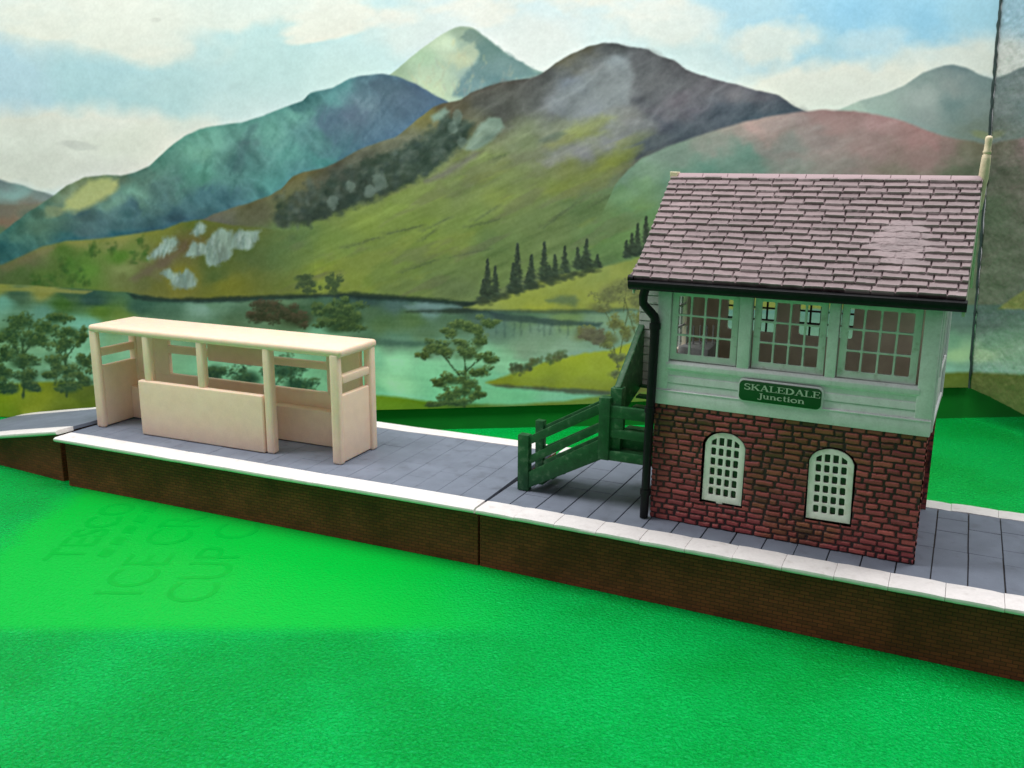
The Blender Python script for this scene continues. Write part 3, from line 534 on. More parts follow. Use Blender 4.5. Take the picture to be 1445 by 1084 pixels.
# ------------------------------------------------------------------ platforms
def brick_wall_material():
    m = bpy.data.materials.new('platform_brick'); m.use_nodes = True; nt = m.node_tree; N = nt.nodes; L = nt.links; bs = N['Principled BSDF']
    tc = N.new('ShaderNodeTexCoord'); mp = N.new('ShaderNodeMapping'); mp.inputs['Rotation'].default_value = (math.radians(90), 0, 0)
    sx = N.new('ShaderNodeSeparateXYZ'); cb = N.new('ShaderNodeCombineXYZ'); L.new(tc.outputs['Object'], sx.inputs[0]); xy = N.new('ShaderNodeMath'); xy.operation = 'ADD'; L.new(sx.outputs[0], xy.inputs[0]); L.new(sx.outputs[1], xy.inputs[1]); L.new(xy.outputs[0], cb.inputs[0]); L.new(sx.outputs[2], cb.inputs[1])
    br = N.new('ShaderNodeTexBrick'); br.inputs['Scale'].default_value = 1.0; br.inputs['Brick Width'].default_value = .36; br.inputs['Row Height'].default_value = .145; br.inputs['Mortar Size'].default_value = .014; br.inputs['Mortar Smooth'].default_value = .5
    br.inputs['Color1'].default_value = (.24, .056, .022, 1); br.inputs['Color2'].default_value = (.15, .038, .016, 1); br.inputs['Mortar'].default_value = (.07, .02, .01, 1); br.inputs['Bias'].default_value = -.1
    L.new(cb.outputs[0], br.inputs['Vector'])
    n = N.new('ShaderNodeTexNoise'); n.inputs['Scale'].default_value = .5; n.inputs['Detail'].default_value = 5; L.new(tc.outputs['Object'], n.inputs['Vector'])
    r = N.new('ShaderNodeMapRange'); r.inputs[1].default_value = .4; r.inputs[2].default_value = .65; L.new(n.outputs['Fac'], r.inputs[0])
    x = N.new('ShaderNodeMix'); x.data_type = 'RGBA'; L.new(r.outputs[0], x.inputs[0]); L.new(br.outputs['Color'], x.inputs[6]); x.blend_type = 'MULTIPLY'; x.inputs[7].default_value = (.62, .66, .5, 1)
    L.new(x.outputs[2], bs.inputs['Base Color']); bs.inputs['Roughness'].default_value = .6; bs.inputs['Specular IOR Level'].default_value = .3
    b = N.new('ShaderNodeBump'); b.inputs['Strength'].default_value = .7; b.inputs['Distance'].default_value = .03; b.invert = True; L.new(br.outputs['Fac'], b.inputs['Height']); L.new(b.outputs['Normal'], bs.inputs['Normal'])
    return m
M_pbrick = brick_wall_material()
def coping(mb, x0, x1, y0, y1, z1, front, pitch, z_of=None, wav=.012):
    # run of white edge stones with a rounded nose hanging over the brick face (front = -1 nose at y0, +1 nose at y1)
    n = max(1, round((x1-x0)/pitch)); th = .27
    for i in range(n):
        a = x0+(x1-x0)*i/n+.008; b = x0+(x1-x0)*(i+1)/n-.008
        dz = random.uniform(-wav, wav); w = y1-y0
        prof = [(0, -th*.45), (.015, -th*.18), (.06, -.03), (.14, 0), (w, 0), (w, -th), (.16, -th), (.05, -th*.85), (.012, -th*.68)]
        if front > 0: prof = [(w-p, q) for p, q in prof]
        vs = []; fs = []; m = 5 if b-a > 1.2 else 2; k = len(prof)
        for j in range(m+1):
            xx = a+(b-a)*j/m; zz = (z_of(xx) if z_of else z1)+dz+random.uniform(-.006, .006)
            inset = .02 if j in (0, m) else 0
            for p, q in prof: vs.append((xx, y0+p+random.uniform(-.006, .006), zz+q-(inset if q > -.05 else 0)))
        for j in range(m):
            for t in range(k): fs.append((j*k+t, j*k+(t+1) % k, (j+1)*k+(t+1) % k, (j+1)*k+t))
        fs.append(tuple(range(k))); fs.append(tuple(m*k+t for t in range(k))[::-1])
        mb.add(vs, fs)
def paving(mb, x0, x1, y0, y1, z1, gap=.03, lines=1.06, z_of=None, bev=.012):
    xs = [x0]+[lines+1.175*k for k in range(-40, 40) if x0+.3 < lines+1.175*k < x1-.3]+[x1]
    for a, b in zip(xs[:-1], xs[1:]):
        y = y0; cuts = [y0]
        while y < y1-2.2:
            y += random.choice([1.5, 2.0, 2.6, 3.2]); cuts.append(y)
        if cuts[-1] > y1-.9: cuts.pop()
        cuts.append(y1)
        for c, d in zip(cuts[:-1], cuts[1:]):
            dz = random.uniform(-.008, .004); g1 = gap*random.uniform(.5, 1.1)/2; g2 = gap*.32
            mb.box(a+g1, b-g1, c+(g2 if c > y0 else 0), d-(g2 if d < y1 else 0), z1-.2+dz, z1+dz, bev, 1, jit=.004)
def platform(name, label, loc, rz, x0, x1, gap, pitch, bev):
    t = empty(name, label, 'platform', loc, rz, 'model platform sections laid end to end')
    MB().box(x0+(.32 if x0 < -5 else 0), x1, .42, 9.6, 0, PT-.24, .02, 1).build('brick_wall', M_pbrick, t)
    MB().box(x0+.03, x1-.03, 1.0, 9.0, PT-.236, PT-.12).build('paving_bed', M_joint, t, 0)
    p = MB(); paving(p, x0, x1, 1.16, 8.9, PT-.02, gap, bev=bev); p.build('paving', M_slab, t)
    c = MB(); coping(c, x0, x1, 0, 1.15, PT, -1, pitch); c.build('front_coping', M_coping, t, 50)
    c = MB(); coping(c, x0, x1, 8.91, 10.03, PT, 1, pitch); c.build('rear_coping', M_coping, t, 50)
    return t
platform('platform_section', 'long grey paved brick platform section that carries the signal box', (0, 0, 0), 0, .035, 27.0, .05, 1.85, .014)
platform('platform_section', 'grey paved brick platform section under the cream waiting shelter', (0, 0, 0), .035, -24.6, -.035, .022, 8.2, .008)
# ramp piece at the left, raised a little at the joint, sloping away
rp = empty('platform_ramp', 'sloping end ramp of the platform at the far left, raised at its joint', 'platform', (-24.75, -.55, 0), -.055)
zr = lambda x: 3.02+.192*x
r = MB(); r.prism([(-.36, .0), (-.36, 2.70), (-13.5, .2), (-13.5, 0)], 'y', .42, 7.2, .015, 1); r.build('brick_wall', M_pbrick, rp)
r = MB(); r.prism([(-14.1, zr(-14.1)-.2), (-.02, zr(0)-.22), (-.02, zr(0)-.02), (-14.1, zr(-14.1)-.02)], 'y', 1.0, 6.8, .01, 1); r.build('paving', M_slab, rp)
c = MB(); coping(c, -14.1, 0, 0, 1.06, 0, -1, 7, zr); c.build('front_coping', M_coping, rp, 50)
c = MB(); coping(c, -14.1, 0, 6.7, 7.65, 0, 1, 7, zr); c.build('rear_coping', M_coping, rp, 50)
# ------------------------------------------------------------------ cream shelter
sh = empty('waiting_shelter', 'unpainted cream open-fronted waiting shelter with flat roof and benches', 'shelter', (-23.96, 1.82, PT-.015), .0366)
B = .09
def sp(name, *a, bev=B, M=None, jit=.015): return MB().box(*a, bev, 3, M, jit).build(name, M_cream, sh, 60)
sp('roof', -.32, 15.72, -.16, 3.08, 5.24, 5.66, bev=.17, jit=.02)
sp('post', -.34, .22, -.14, .2, 0, 5.42, bev=.13); sp('post', 15.03, 15.56, -.16, .2, -.01, 5.40, bev=.13)
sp('post', -.3, .2, 2.5, 2.95, 0, 5.3, bev=.13); sp('post', 15.2, 15.66, 2.52, 2.98, 0, 5.34, bev=.13)
sp('post', 3.36, 3.84, -.13, .3, 2.7, 5.40, bev=.13); sp('post', 6.94, 7.42, -.12, .3, 2.7, 5.38, bev=.13); sp('post', 11.10, 11.56, -.14, .34, 0, 5.40, bev=.13)
sp('back_board', .2, 2.5, 2.6, 2.88, 2.6, 5.3, bev=.05); sp('back_board', 12.95, 14.95, 2.6, 2.88, 2.6, 5.3, bev=.05)
sp('front_panel', 3.02, 11.06, -.22, .12, .03, 2.96, bev=.07)
sp('side_panel', -.22, .16, .2, 2.6, .05, 3.36, bev=.06); sp('side_panel', 15.2, 15.5, .2, 2.6, .05, 3.36, bev=.06)
sp('side_rail', -.2, .14, .2, 2.6, 3.9, 4.34, bev=.07); sp('side_rail', 15.16, 15.54, .2, 2.6, 3.92, 4.32, bev=.07)
sp('back_panel', .05, 15.35, 2.62, 2.9, .02, 2.7, bev=.06)
sp('back_rail', 2.4, 5.35, 2.62, 2.9, 3.85, 4.28, bev=.06); sp('back_rail', 8.95, 13.05, 2.62, 2.9, 3.85, 4.26, bev=.06)
sp('back_board', 5.3, 9.0, 2.56, 2.88, 3.68, 5.3, bev=.06)
sp('bench', .1, 15.3, 2.02, 2.64, .04, 1.86, bev=.05)
fl = MB()
for k in range(9): fl.box(13.0+k*.07, 13.1+k*.07, 2.66, 2.8, 4.2+random.uniform(0, .06), 4.3+random.uniform(.0, .14), .03, 1, jit=.03)
fl.build('moulding_flash', M_cream, sh, 60)
# ------------------------------------------------------------------ signal box
BX = empty('signal_box', 'two-storey signal box with red brick base, white glazed upper floor and slate-pink tiled roof', 'signal box', (6.88, 2.53, PT-.02), -.0258)
W, D = 10.0, 6.3
XL, XR, E0, E1, R0, R1 = -.93, 10.74, -.66, 9.86, 3.73, 13.74          # roof: ends, eave (y, z), ridge (y, z)
def brick_field(w, h, seed, dx=.02, openings=()):
    nx = int(w/dx)+1; nz = int(h/dx)+1
    xs = np.linspace(0, w, nx); zs = np.linspace(0, h, nz); X, Z = np.meshgrid(xs, zs)
    rs = np.random.RandomState(seed); rows = int(round(h/.231)); rh = h/rows
    wx = X+.045*fbm2(X*5, Z*7, seed+1)+.03*fbm2(X*16, Z*16, seed+12); wz = Z+.04*fbm2(X*4, Z*5, seed+2)+.03*fbm2(X*14, Z*14, seed+13)+.03*fbm2(X*1.1, Z*.6, seed+3)
    H = np.zeros_like(X); Cc = np.zeros(X.shape+(3,)); Cc[:] = (.055, .029, .031)
    ri = np.clip((wz/rh).astype(int), 0, rows-1)
    pal = np.array([(.35, .070, .070), (.31, .060, .064), (.38, .085, .076), (.25, .085, .042), (.12, .058, .026), (.22, .075, .036), (.31, .06, .064)])
    for r in range(rows):
        edges = [-rs.uniform(.1, .5)]
        while edges[-1] < w+.1: edges.append(edges[-1]+rs.choice([.34, .5, .58, .64, .74], p=[.2, .15, .25, .25, .15]))
        edges = np.array(edges); m = ri == r
        k = np.clip(np.searchsorted(edges, wx[m])-1, 0, len(edges)-2)
        nb = len(edges)
        z0 = r*rh+rs.uniform(.000, .016, nb); z1 = (r+1)*rh-rs.uniform(.0, .012, nb); lf = rs.uniform(.002, .04, nb); rg = rs.uniform(.002, .04, nb)
        xx = wx[m]; zz = wz[m]
        top = z1[k]-zz; d1 = np.minimum(xx-edges[k]-lf[k], edges[k+1]-rg[k]-xx); d2 = np.minimum(zz-z0[k], z1[k]-zz)
        d = np.where((d1 < .05) & (d2 < .05), .05-np.hypot(np.minimum(d1, .05)-.05, np.minimum(d2, .05)-.05), np.minimum(d1, d2))
        hh = smooth01(-.004, .062, d)
        hb = rs.uniform(.55, 1.15, nb)[k]; H[m] = hh*hb
        tone = fbm2(xx*.35+3, zz*.5+seed, seed+9, 2); brown = smooth01(-.02, .18, tone+rs.uniform(-.1, .1, nb)[k])
        ci = rs.randint(0, 3, nb); cj = rs.randint(3, 6, nb)
        cc = pal[ci][k]*(1-brown[:, None])+pal[cj][k]*brown[:, None]; cc = cc*rs.uniform(.75, 1.2, nb)[k][:, None]; cc = cc+(np.array((.50, .25, .20))-cc)*(.36*(1-smooth01(.0, .06, top))*smooth01(-.2, .3, fbm2(xx*2, zz*3, seed+15)))[:, None]
        t = smooth01(.15, .6, hh)[:, None]; Cc[m] = Cc[m]*(1-t)+cc*t
    H = H+.22*fbm2(X*11, Z*11, seed+5)+.12*fbm2(X*2, Z*2, seed+6)
    xm = (xs[:-1]+xs[1:])/2; zm = (zs[:-1]+zs[1:])/2; XM, ZM = np.meshgrid(xm, zm); keep = np.ones(XM.shape, bool)
    for (a, b, z0, zs_, zc) in openings:
        c = (a+b)/2; hw = (b-a)/2; arch = zs_+(zc-zs_)*np.sqrt(np.clip(1-((XM-c)/hw)**2*.98, 0, 1))
        keep &= ~((XM > a) & (XM < b) & (ZM > z0) & (ZM < arch))
    return X, Z, H, Cc, keep
HB = 4.9
ARCH = [(2.09, 3.66, 1.12, 3.36, 3.98), (6.13, 7.72, 1.12, 3.30, 3.92)]
X, Z, H, Cc, keep = brick_field(W, HB, 11, .02, [(a-.07, b+.07, z0-.06, s, c+.08) for a, b, z0, s, c in ARCH])
grid_mesh('brick_front', np.stack([X, -.085*H, Z], 2), keep, Cc, M_brick, BX)
X, Z, H, Cc, keep = brick_field(D, HB, 23, .03)
grid_mesh('brick_side', np.stack([W+.05*H-.05*X, X, Z], 2), keep, Cc, M_brick, BX)
X, Z, H, Cc, keep = brick_field(D, HB, 29, .06)
grid_mesh('brick_side', np.stack([-.05*H, X, Z], 2), keep, Cc, M_brick, BX)
X, Z, H, Cc, keep = brick_field(W, HB, 31, .06)
grid_mesh('brick_rear', np.stack([X, D+.05*H, Z], 2), keep, Cc, M_brick, BX)
# arched windows of the brick storey
for i, (a, b, z0, zs_, zc) in enumerate(ARCH):
    c = (a+b)/2; hw = (b-a)/2
    def arcz(x, inset=0.0): return zs_+(zc-zs_-inset)*math.sqrt(max(0, 1-((x-c)/(hw-inset*.0))**2*.97))
    n = 18; out = [(a, z0), (b, z0)]+[(b-(b-a)*k/n, arcz(b-(b-a)*k/n)) for k in range(n+1)]
    holes = []; bw = .105; fr = .24; iw = (b-a-2*fr-3*bw)/4; nr = 6; ih = (zs_+.40-(z0+.28)-5*bw)/6
    for cc in range(4):
        for rr in range(nr):
            x0 = a+fr+cc*(iw+bw); x1 = x0+iw; y0 = z0+.26+rr*(ih+bw); y1 = y0+ih
            if rr < nr-1: holes.append(rrect(x0, x1, y0, y1, .05, 2))
            else:
                f = lambda x: min(y1+.02, zs_+(zc-.2-zs_)*math.sqrt(max(0, 1-((x-c)/(hw-fr+.10))**2)))
                hp = [(x0+.01, y0), (x1-.01, y0), (x1, y0+.03)]+[(x1-(x1-x0)*k/5, max(y0+.06, f(x1-(x1-x0)*k/5))) for k in range(6)]+[(x0, y0+.03)]
                holes.append(hp)
    rot = (.012, -.02)[i]
    t3 = lambda u, v, w, c=c, z0=z0, rot=rot: (c+(u-c)*math.cos(rot)+(v-z0)*math.sin(rot), .055-w, z0-(u-c)*math.sin(rot)+(v-z0)*math.cos(rot))
    wd = plate('window', out, holes, .07, t3, M_ivory, BX, .01)
    if i == 0:
        MB().box(2.66, 2.92, .02, .09, 1.045, 1.125, .01, 1).build('sprue_tab', M_ivory, wd)
    MB().prism([(a+.02, z0+.02), (b-.02, z0+.02), (b-.02, zs_), (c, zc-.03), (a+.02, zs_)], 'y', .12, .15).build('pane', M_dark, wd, 0)
# timber storey: front
tf = MB()
tf.box(-.06, 10.08, -.13, .35, 4.86, 5.42, .035, 2, jit=.006)             # band above the bricks
tf.box(-.05, 10.07, -.16, .05, 5.40, 5.465, .02, 1, jit=.005)
tf.box(.03, 9.98, .0, .3, 6.02, 6.36, .012, 1)               # rail under the windows
tf.prism([(.3, 6.24), (-.02, 6.24), (-.13, 6.34), (-.14, 6.52), (-.06, 6.62), (.3, 6.62)], 'x', .40, 9.6, .02, 2)                   # sill
tf.box(-.04, .48, -.10, .35, 5.45, 9.62, .03, 2, jit=.006); tf.box(9.52, 10.07, -.10, .35, 5.45, 9.62, .03, 2, jit=.006)
tf.box(3.14, 3.60, -.06, .34, 6.58, 9.6, .03, 2, jit=.006); tf.box(6.36, 6.73, -.06, .34, 6.58, 9.6, .03, 2, jit=.006)
tf.box(.45, 9.55, -.03, .34, 9.42, 9.62, .02, 1)
tf.build('timber_front', M_white, BX, 40)
cb = MB()
for k in range(2):
    z0 = 5.46+k*.292
    cb.prism([(.04, z0-.01), (-.075, z0+.004), (-.08, z0+.03), (-.035, z0+.272), (.04, z0+.285), (.1, z0+.285), (.1, z0-.01)], 'x', .44, 9.56, .006, 1)
cb.build('clapboard', M_white, BX, 30)
# three glazed sashes
def sash(x0, x1, z0, z1, y, rot, tilt):
    fr, bw = .25, .072; out = rrect(x0, x1, z0, z1, .03, 2); holes = []
    iw = (x1-x0-2*fr-3*bw)/4; ih = (z1-z0-2*fr*.95-2*bw)/3
    for i in range(4):
        for j in range(3):
            a = x0+fr+i*(iw+bw); b = z0+fr*1.05+j*(ih+bw); holes.append(rrect(a, a+iw, b, b+ih, .05, 2))
    c = (x0+x1)/2; zc = (z0+z1)/2
    t3 = lambda u, v, w: (c+(u-c)*math.cos(rot)+(v-zc)*math.sin(rot), y-w+tilt*(u-c), zc-(u-c)*math.sin(rot)+(v-zc)*math.cos(rot))
    return plate('window', out, holes, .08, t3, M_sash, BX, .012)
sash(.50, 3.10, 6.66, 9.40, .10, .012, .012); sash(3.67, 6.30, 6.64, 9.40, .15, .004, -.02); sash(6.79, 9.44, 6.64, 9.38, .12, .010, .015)
# side and rear walls of the upper storey with their openings
swr = plate('side_wall', [(0, 4.9), (D, 4.9), (D, 10.9), (R0, 13.2), (0, 9.7)], [rrect(.7, 5.7, 6.6, 9.35, .05, 2)], .16, lambda u, v, w: (9.95+w, u+.02, v), M_white, BX, .01)
swl = plate('side_wall', [(0, 4.9), (D, 4.9), (D, 10.9), (R0, 13.2), (0, 9.7)], [rrect(.7, 3.1, 6.7, 9.35, .05, 2)], .16, lambda u, v, w: (.10+w, u+.02, v), M_inner, BX, .01)
tb = MB()
for z in (5.0, 6.55, 9.3): tb.box(10.04, 10.12, .1, D-.1, z, z+.2, .02, 1)
for y in (.05, D-.3): tb.box(10.04, 10.14, y, y+.25, 5.0, 9.6, .02, 1)
tb.box(10.045, 10.16, 1.3, 1.45, 6.75, 9.3, .02, 1)
tb.build('corner_trim', M_white, BX)
def lattice(axis, a0, a1, z0, z1, cols, rows, at, mat, th=.05):
    m = MB()
    for i in range(1, cols):
        a = a0+(a1-a0)*i/cols
        if axis == 'x': m.box(a-th/2, a+th/2, at-.03, at+.03, z0-.03, z1+.03)
        else: m.box(at-.03, at+.03, a-th/2, a+th/2, z0-.03, z1+.03)
    for j in range(1, rows):
        z = z0+(z1-z0)*j/rows
        if axis == 'x': m.box(a0-.03, a1+.03, at-.024, at+.024, z-th/2, z+th/2)
        else: m.box(at-.024, at+.024, a0-.03, a1+.03, z-th/2, z+th/2)
    return m.build('window', mat, BX, 0)
lattice('y', .7, 3.1, 6.7, 9.35, 4, 3, .1, M_white, .09); lattice('y', .7, 5.7, 6.6, 9.35, 7, 3, 9.95, M_white, .07)
rear = [rrect(1.15, 3.28, 7.02, 8.6, .12, 3), rrect(4.25, 6.46, 7.02, 8.6, .12, 3)]
plate('rear_wall', [(0, 4.9), (W, 4.9), (W, 10.9), (0, 10.9)], rear, .16, lambda u, v, w: (u, D-.1+w, v), M_inner, BX, .01)
M_mun = material('dark_muntin', (.06, .045, .035), .6)
lattice('x', 1.15, 3.28, 7.02, 8.6, 5, 3, D-.1, M_mun, .08); lattice('x', 4.25, 6.46, 7.02, 8.6, 5, 3, D-.1, M_mun, .08)
MB().box(.1, 9.85, 0.36, D-.2, 4.95, 5.35).build('floor', M_inner, BX, 0)
lv = MB(); lv.box(.3, 1.5, 1.6, 3.6, 5.35, 6.9, .08, 2, jit=.1)
for k in range(5): lv.tube([(.5+.22*k, 2.2+.2*k, 6.8), (.55+.22*k, 2.0+.2*k, 7.7)], .035, 6)
lv.build('lever_frame', M_plank, BX)
# nameplate
def nameplate():
    root = plate('nameplate', rrect(3.36, 6.36, 5.43, 6.20, .17, 5), [], .1, lambda u, v, w: (u, -.20-w, v+.012*(u-4.8)*-1), M_sign, BX, .02)
    plate('plate_rim', rrect(3.30, 6.42, 5.38, 6.25, .2, 5), [], .06, lambda u, v, w: (u, -.14-w, v+.012*(u-4.8)*-1), M_white, root, .015)
    T, t, S = .17, .07, .13                                   # thick stem, hairline, serif half-length
    def bar(x0, y0, x1, y1, w):
        dx, dy = x1-x0, y1-y0; l = math.hypot(dx, dy); nx, ny = -dy/l*w/2, dx/l*w/2
        return [(x0+nx, y0+ny), (x0-nx, y0-ny), (x1-nx, y1-ny), (x1+nx, y1+ny)]
    def stem(x, y0=0, y1=1): return [bar(x, y0, x, y1, T), bar(x-S-T/2, y0+t/2, x+S+T/2, y0+t/2, t), bar(x-S-T/2, y1-t/2, x+S+T/2, y1-t/2, t)]
    def arc(cx, cy, rx, ry, a0, a1, w0, w1, n=9):
        r = []
        for k in range(n):
            p, q = math.radians(a0+(a1-a0)*k/n), math.radians(a0+(a1-a0)*(k+1.15)/n); w = w0+(w1-w0)*math.sin(math.pi*(k+.5)/n)
            r.append(bar(cx+rx*math.cos(p), cy+ry*math.sin(p), cx+rx*math.cos(q), cy+ry*math.sin(q), w))
        return r
    G = {
     'S': (.72, arc(.36, .74, .25, .22, 20, 270, .08, .15)+arc(.36, .27, .27, .24, 90, -160, .08, .17)+[bar(.62, .72, .62, .98, .06), bar(.09, .02, .09, .3, .06)]),
     'K': (.95, stem(.2)+[bar(.28, .42, .78, .96, .08), bar(.42, .56, .84, .04, .19), bar(.62, .965, .94, .965, t), bar(.68, .035, 1.0, .035, t)]),
     'A': (.98, [bar(.48, .98, .16, .04, .085), bar(.46, .99, .82, .03, .20), bar(.25, .34, .68, .34, t), bar(.0, .035, .32, .035, t), bar(.64, .035, 1.0, .035, t)]),
     'L': (.80, stem(.2)+[bar(.2, .04, .74, .04, t), bar(.73, .02, .73, .3, .07)]),
     'E': (.82, stem(.2)+[bar(.2, .04, .74, .04, t), bar(.2, .96, .70, .96, t), bar(.2, .52, .56, .52, t), bar(.75, .02, .75, .28, .07), bar(.71, .74, .71, .98, .07), bar(.56, .38, .56, .66, .06)]),
     'D': (.98, stem(.2)+arc(.34, .5, .5, .455, 90, -90, .08, .22, 12)),
     'J': (.50, [bar(.34, .0, .34, 1, T), bar(.15, .965, .52, .965, t)]+arc(.18, -.02, .17, .2, 0, -170, .12, .14, 6)),
     'u': (.72, [bar(.17, .2, .17, .68, .15), bar(.54, 0, .54, .68, .16), bar(.02, .66, .2, .66, t), bar(.40, .66, .56, .66, t), bar(.54, .035, .7, .035, t)]+arc(.34, .22, .18, .18, 180, 330, .09, .12, 6)),
     'n': (.74, [bar(.17, 0, .17, .68, .16), bar(.56, 0, .56, .46, .16), bar(.02, .66, .2, .66, t), bar(.03, .035, .32, .035, t), bar(.43, .035, .70, .035, t)]+arc(.37, .46, .19, .19, 180, 0, .09, .13, 7)),
     'c': (.60, arc(.32, .34, .24, .31, 40, 320, .08, .17, 10)),
     't': (.44, [bar(.2, .1, .2, .92, .15), bar(.02, .66, .40, .66, t)]+arc(.3, .12, .1, .1, 180, 320, .08, .1, 4)),
     'i': (.38, [bar(.18, 0, .18, .68, .16), bar(.04, .66, .2, .66, t), bar(.03, .035, .34, .035, t), bar(.10, .88, .26, .88, .15)]),
     'o': (.70, arc(.34, .34, .27, .31, 0, 360, .12, .16, 16)),
    }
    m = MB(); k = [0]
    def write(word, x0, x1, zb, hgt):
        w = sum(G[ch][0] for ch in word); sc = (x1-x0)/w; x = x0
        for ch in word:
            for q in G[ch][1]:
                k[0] += 1; y = -.290-.0004*(k[0] % 12)
                m.add([(x+p[0]*sc, y, zb+p[1]*hgt-.012*(x+p[0]*sc-4.8)) for p in q], [(0, 1, 2, 3)])
            x += G[ch][0]*sc
    write('SKALEDALE', 3.54, 6.34, 5.87, .235); write('Junction', 4.08, 5.80, 5.585, .205)
    m.build('lettering', M_letter, root, 0)
nameplate()
# roof: tile relief as one sheet over the front slope
SL = math.hypot(R0-E0, R1-E1); sd = Vector((0, (R0-E0)/SL, (R1-E1)/SL)); sn = Vector((0, -sd.z, sd.y))
def tile_field(x0, x1, sl, rows, seed, dx=.022, ds=.0125, patch=True, tw=.80):
    nx = int((x1-x0)/dx)+1; ns = int(sl/ds)+1; X, S = np.meshgrid(np.linspace(x0, x1, nx), np.linspace(0, sl, ns))
    rs = np.random.RandomState(seed); rh = sl/rows
    sw = S+.035*fbm2(X*1.3, S*.9, seed)+.025*fbm2(X*5, S*2, seed+1)
    pm = np.zeros_like(X)
    if patch:
        px, ps = 8.35, 2.35
        pm = 1-smooth01(.45, 1.15, np.sqrt(((X-px)/1.15)**2+((S-ps)/1.25)**2)+.9*fbm2(X*1.6, S*4, seed+7))
        sw = sw+pm*.12*fbm2(X*2, S*3, seed+8)
    ri = np.clip((sw/rh).astype(int), 0, rows-1)
    H = np.zeros_like(X); T = np.ones_like(X); E = np.zeros_like(X); J = np.zeros_like(X)
    for r in range(rows):
        m = ri == r; e = [x0-rs.uniform(0, tw)]
        while e[-1] < x1+.2: e.append(e[-1]+tw*rs.uniform(.82, 1.18))
        e = np.array(e); nb = len(e); xx = X[m]+.03*fbm2(X[m]*4, S[m]*9, seed+4); k = np.clip(np.searchsorted(e, xx)-1, 0, nb-2)
        off = rs.uniform(-.025, .03, nb)[k]; f = (sw[m]-r*rh+off)/rh
        tilt = rs.uniform(-.012, .012, nb)[k]*(xx-(e[k]+e[k+1])/2)*2
        h = .022+.105*(1-np.clip(f, 0, 1.05))*rs.uniform(.85, 1.15, nb)[k]+tilt
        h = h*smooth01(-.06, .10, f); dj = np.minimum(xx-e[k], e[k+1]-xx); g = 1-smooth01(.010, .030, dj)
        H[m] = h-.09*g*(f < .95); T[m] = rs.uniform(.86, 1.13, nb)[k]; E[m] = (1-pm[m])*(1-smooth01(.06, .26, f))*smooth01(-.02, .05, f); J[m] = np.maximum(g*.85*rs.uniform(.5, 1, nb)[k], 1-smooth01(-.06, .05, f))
    flat = .060+.05*fbm2(X*1.4, S*2.4, seed+11)+.045*fbm2(X*4, S*7, seed+12)
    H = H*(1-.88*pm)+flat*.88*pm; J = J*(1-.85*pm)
    H = H+.012*fbm2(X*9, S*14, seed+13)
    base = np.array((.245, .182, .190)); C = np.ones(X.shape+(3,))*base*T[..., None]*(1+.35*fbm2(X*.8, S*.9, seed+14)+.3*fbm2(X*7, S*10, seed+15))[..., None]
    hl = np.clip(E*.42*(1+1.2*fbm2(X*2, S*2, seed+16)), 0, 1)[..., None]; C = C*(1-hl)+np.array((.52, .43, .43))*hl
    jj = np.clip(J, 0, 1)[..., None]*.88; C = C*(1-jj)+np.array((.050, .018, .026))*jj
    return X, S, H, C
rf = MB(); th = .14
rf.prism([(E0, E1-th), (R0, R1-th), (2*R0-E0, E1-th), (2*R0-E0, E1-th-.14), (R0, R1-th-.16), (E0, E1-th-.14)], 'x', XL+.02, XR-.02, .01, 1)
roof = rf.build('roof', M_tile, BX, 30)
at = roof.data.attributes.new('pigment', 'FLOAT_COLOR', 'POINT'); at.data.foreach_set('color', np.tile([.10, .07, .075, 1.0], len(roof.data.vertices)).astype(np.float32))
def tile_sheet(o, x0, x1, y0, z0, d, n, sl, rows, seed, parent, thick=.16, patch=False, dx=.022, ds=.0125):
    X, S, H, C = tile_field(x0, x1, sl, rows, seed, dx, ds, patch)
    # skirt: first and last rows/columns dropped to give the sheet its thickness
    H[0, :] = -thick; H[-1, :] = -thick; H[:, 0] = -thick; H[:, -1] = -thick
    X[:, 0] = X[:, 1]; X[:, -1] = X[:, -2]; S[0, :] = S[1, :]; S[-1, :] = S[-2, :]; C[0, :] *= .4; C[:, 0] *= .6; C[:, -1] *= .6
    V = np.stack([X, y0+S*d.y+H*n.y, z0+S*d.z+H*n.z], 2)
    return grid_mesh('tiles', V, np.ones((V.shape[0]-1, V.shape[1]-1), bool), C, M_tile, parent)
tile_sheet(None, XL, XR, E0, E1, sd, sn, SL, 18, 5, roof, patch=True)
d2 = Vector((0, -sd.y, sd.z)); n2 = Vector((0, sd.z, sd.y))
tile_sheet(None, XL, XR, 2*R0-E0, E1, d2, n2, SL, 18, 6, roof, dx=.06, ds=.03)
rt = MB()
for k in range(11):
    a = XL+.32+(XR-.05-XL-.32)*k/11; b = XL+.32+(XR-.05-XL-.32)*(k+1)/11
    rt.prism([(R0-.26, R1-.12), (R0-.10, R1+.06), (R0+.10, R1+.06), (R0+.26, R1-.12), (R0, R1-.06)], 'x', a+.008, b-.008+.0, .012, 1)
rg = rt.build('ridge_tiles', M_tile, roof, 30)
at = rg.data.attributes.new('pigment', 'FLOAT_COLOR', 'POINT'); at.data.foreach_set('color', np.tile([.36, .25, .27, 1.0], len(rg.data.vertices)).astype(np.float32))
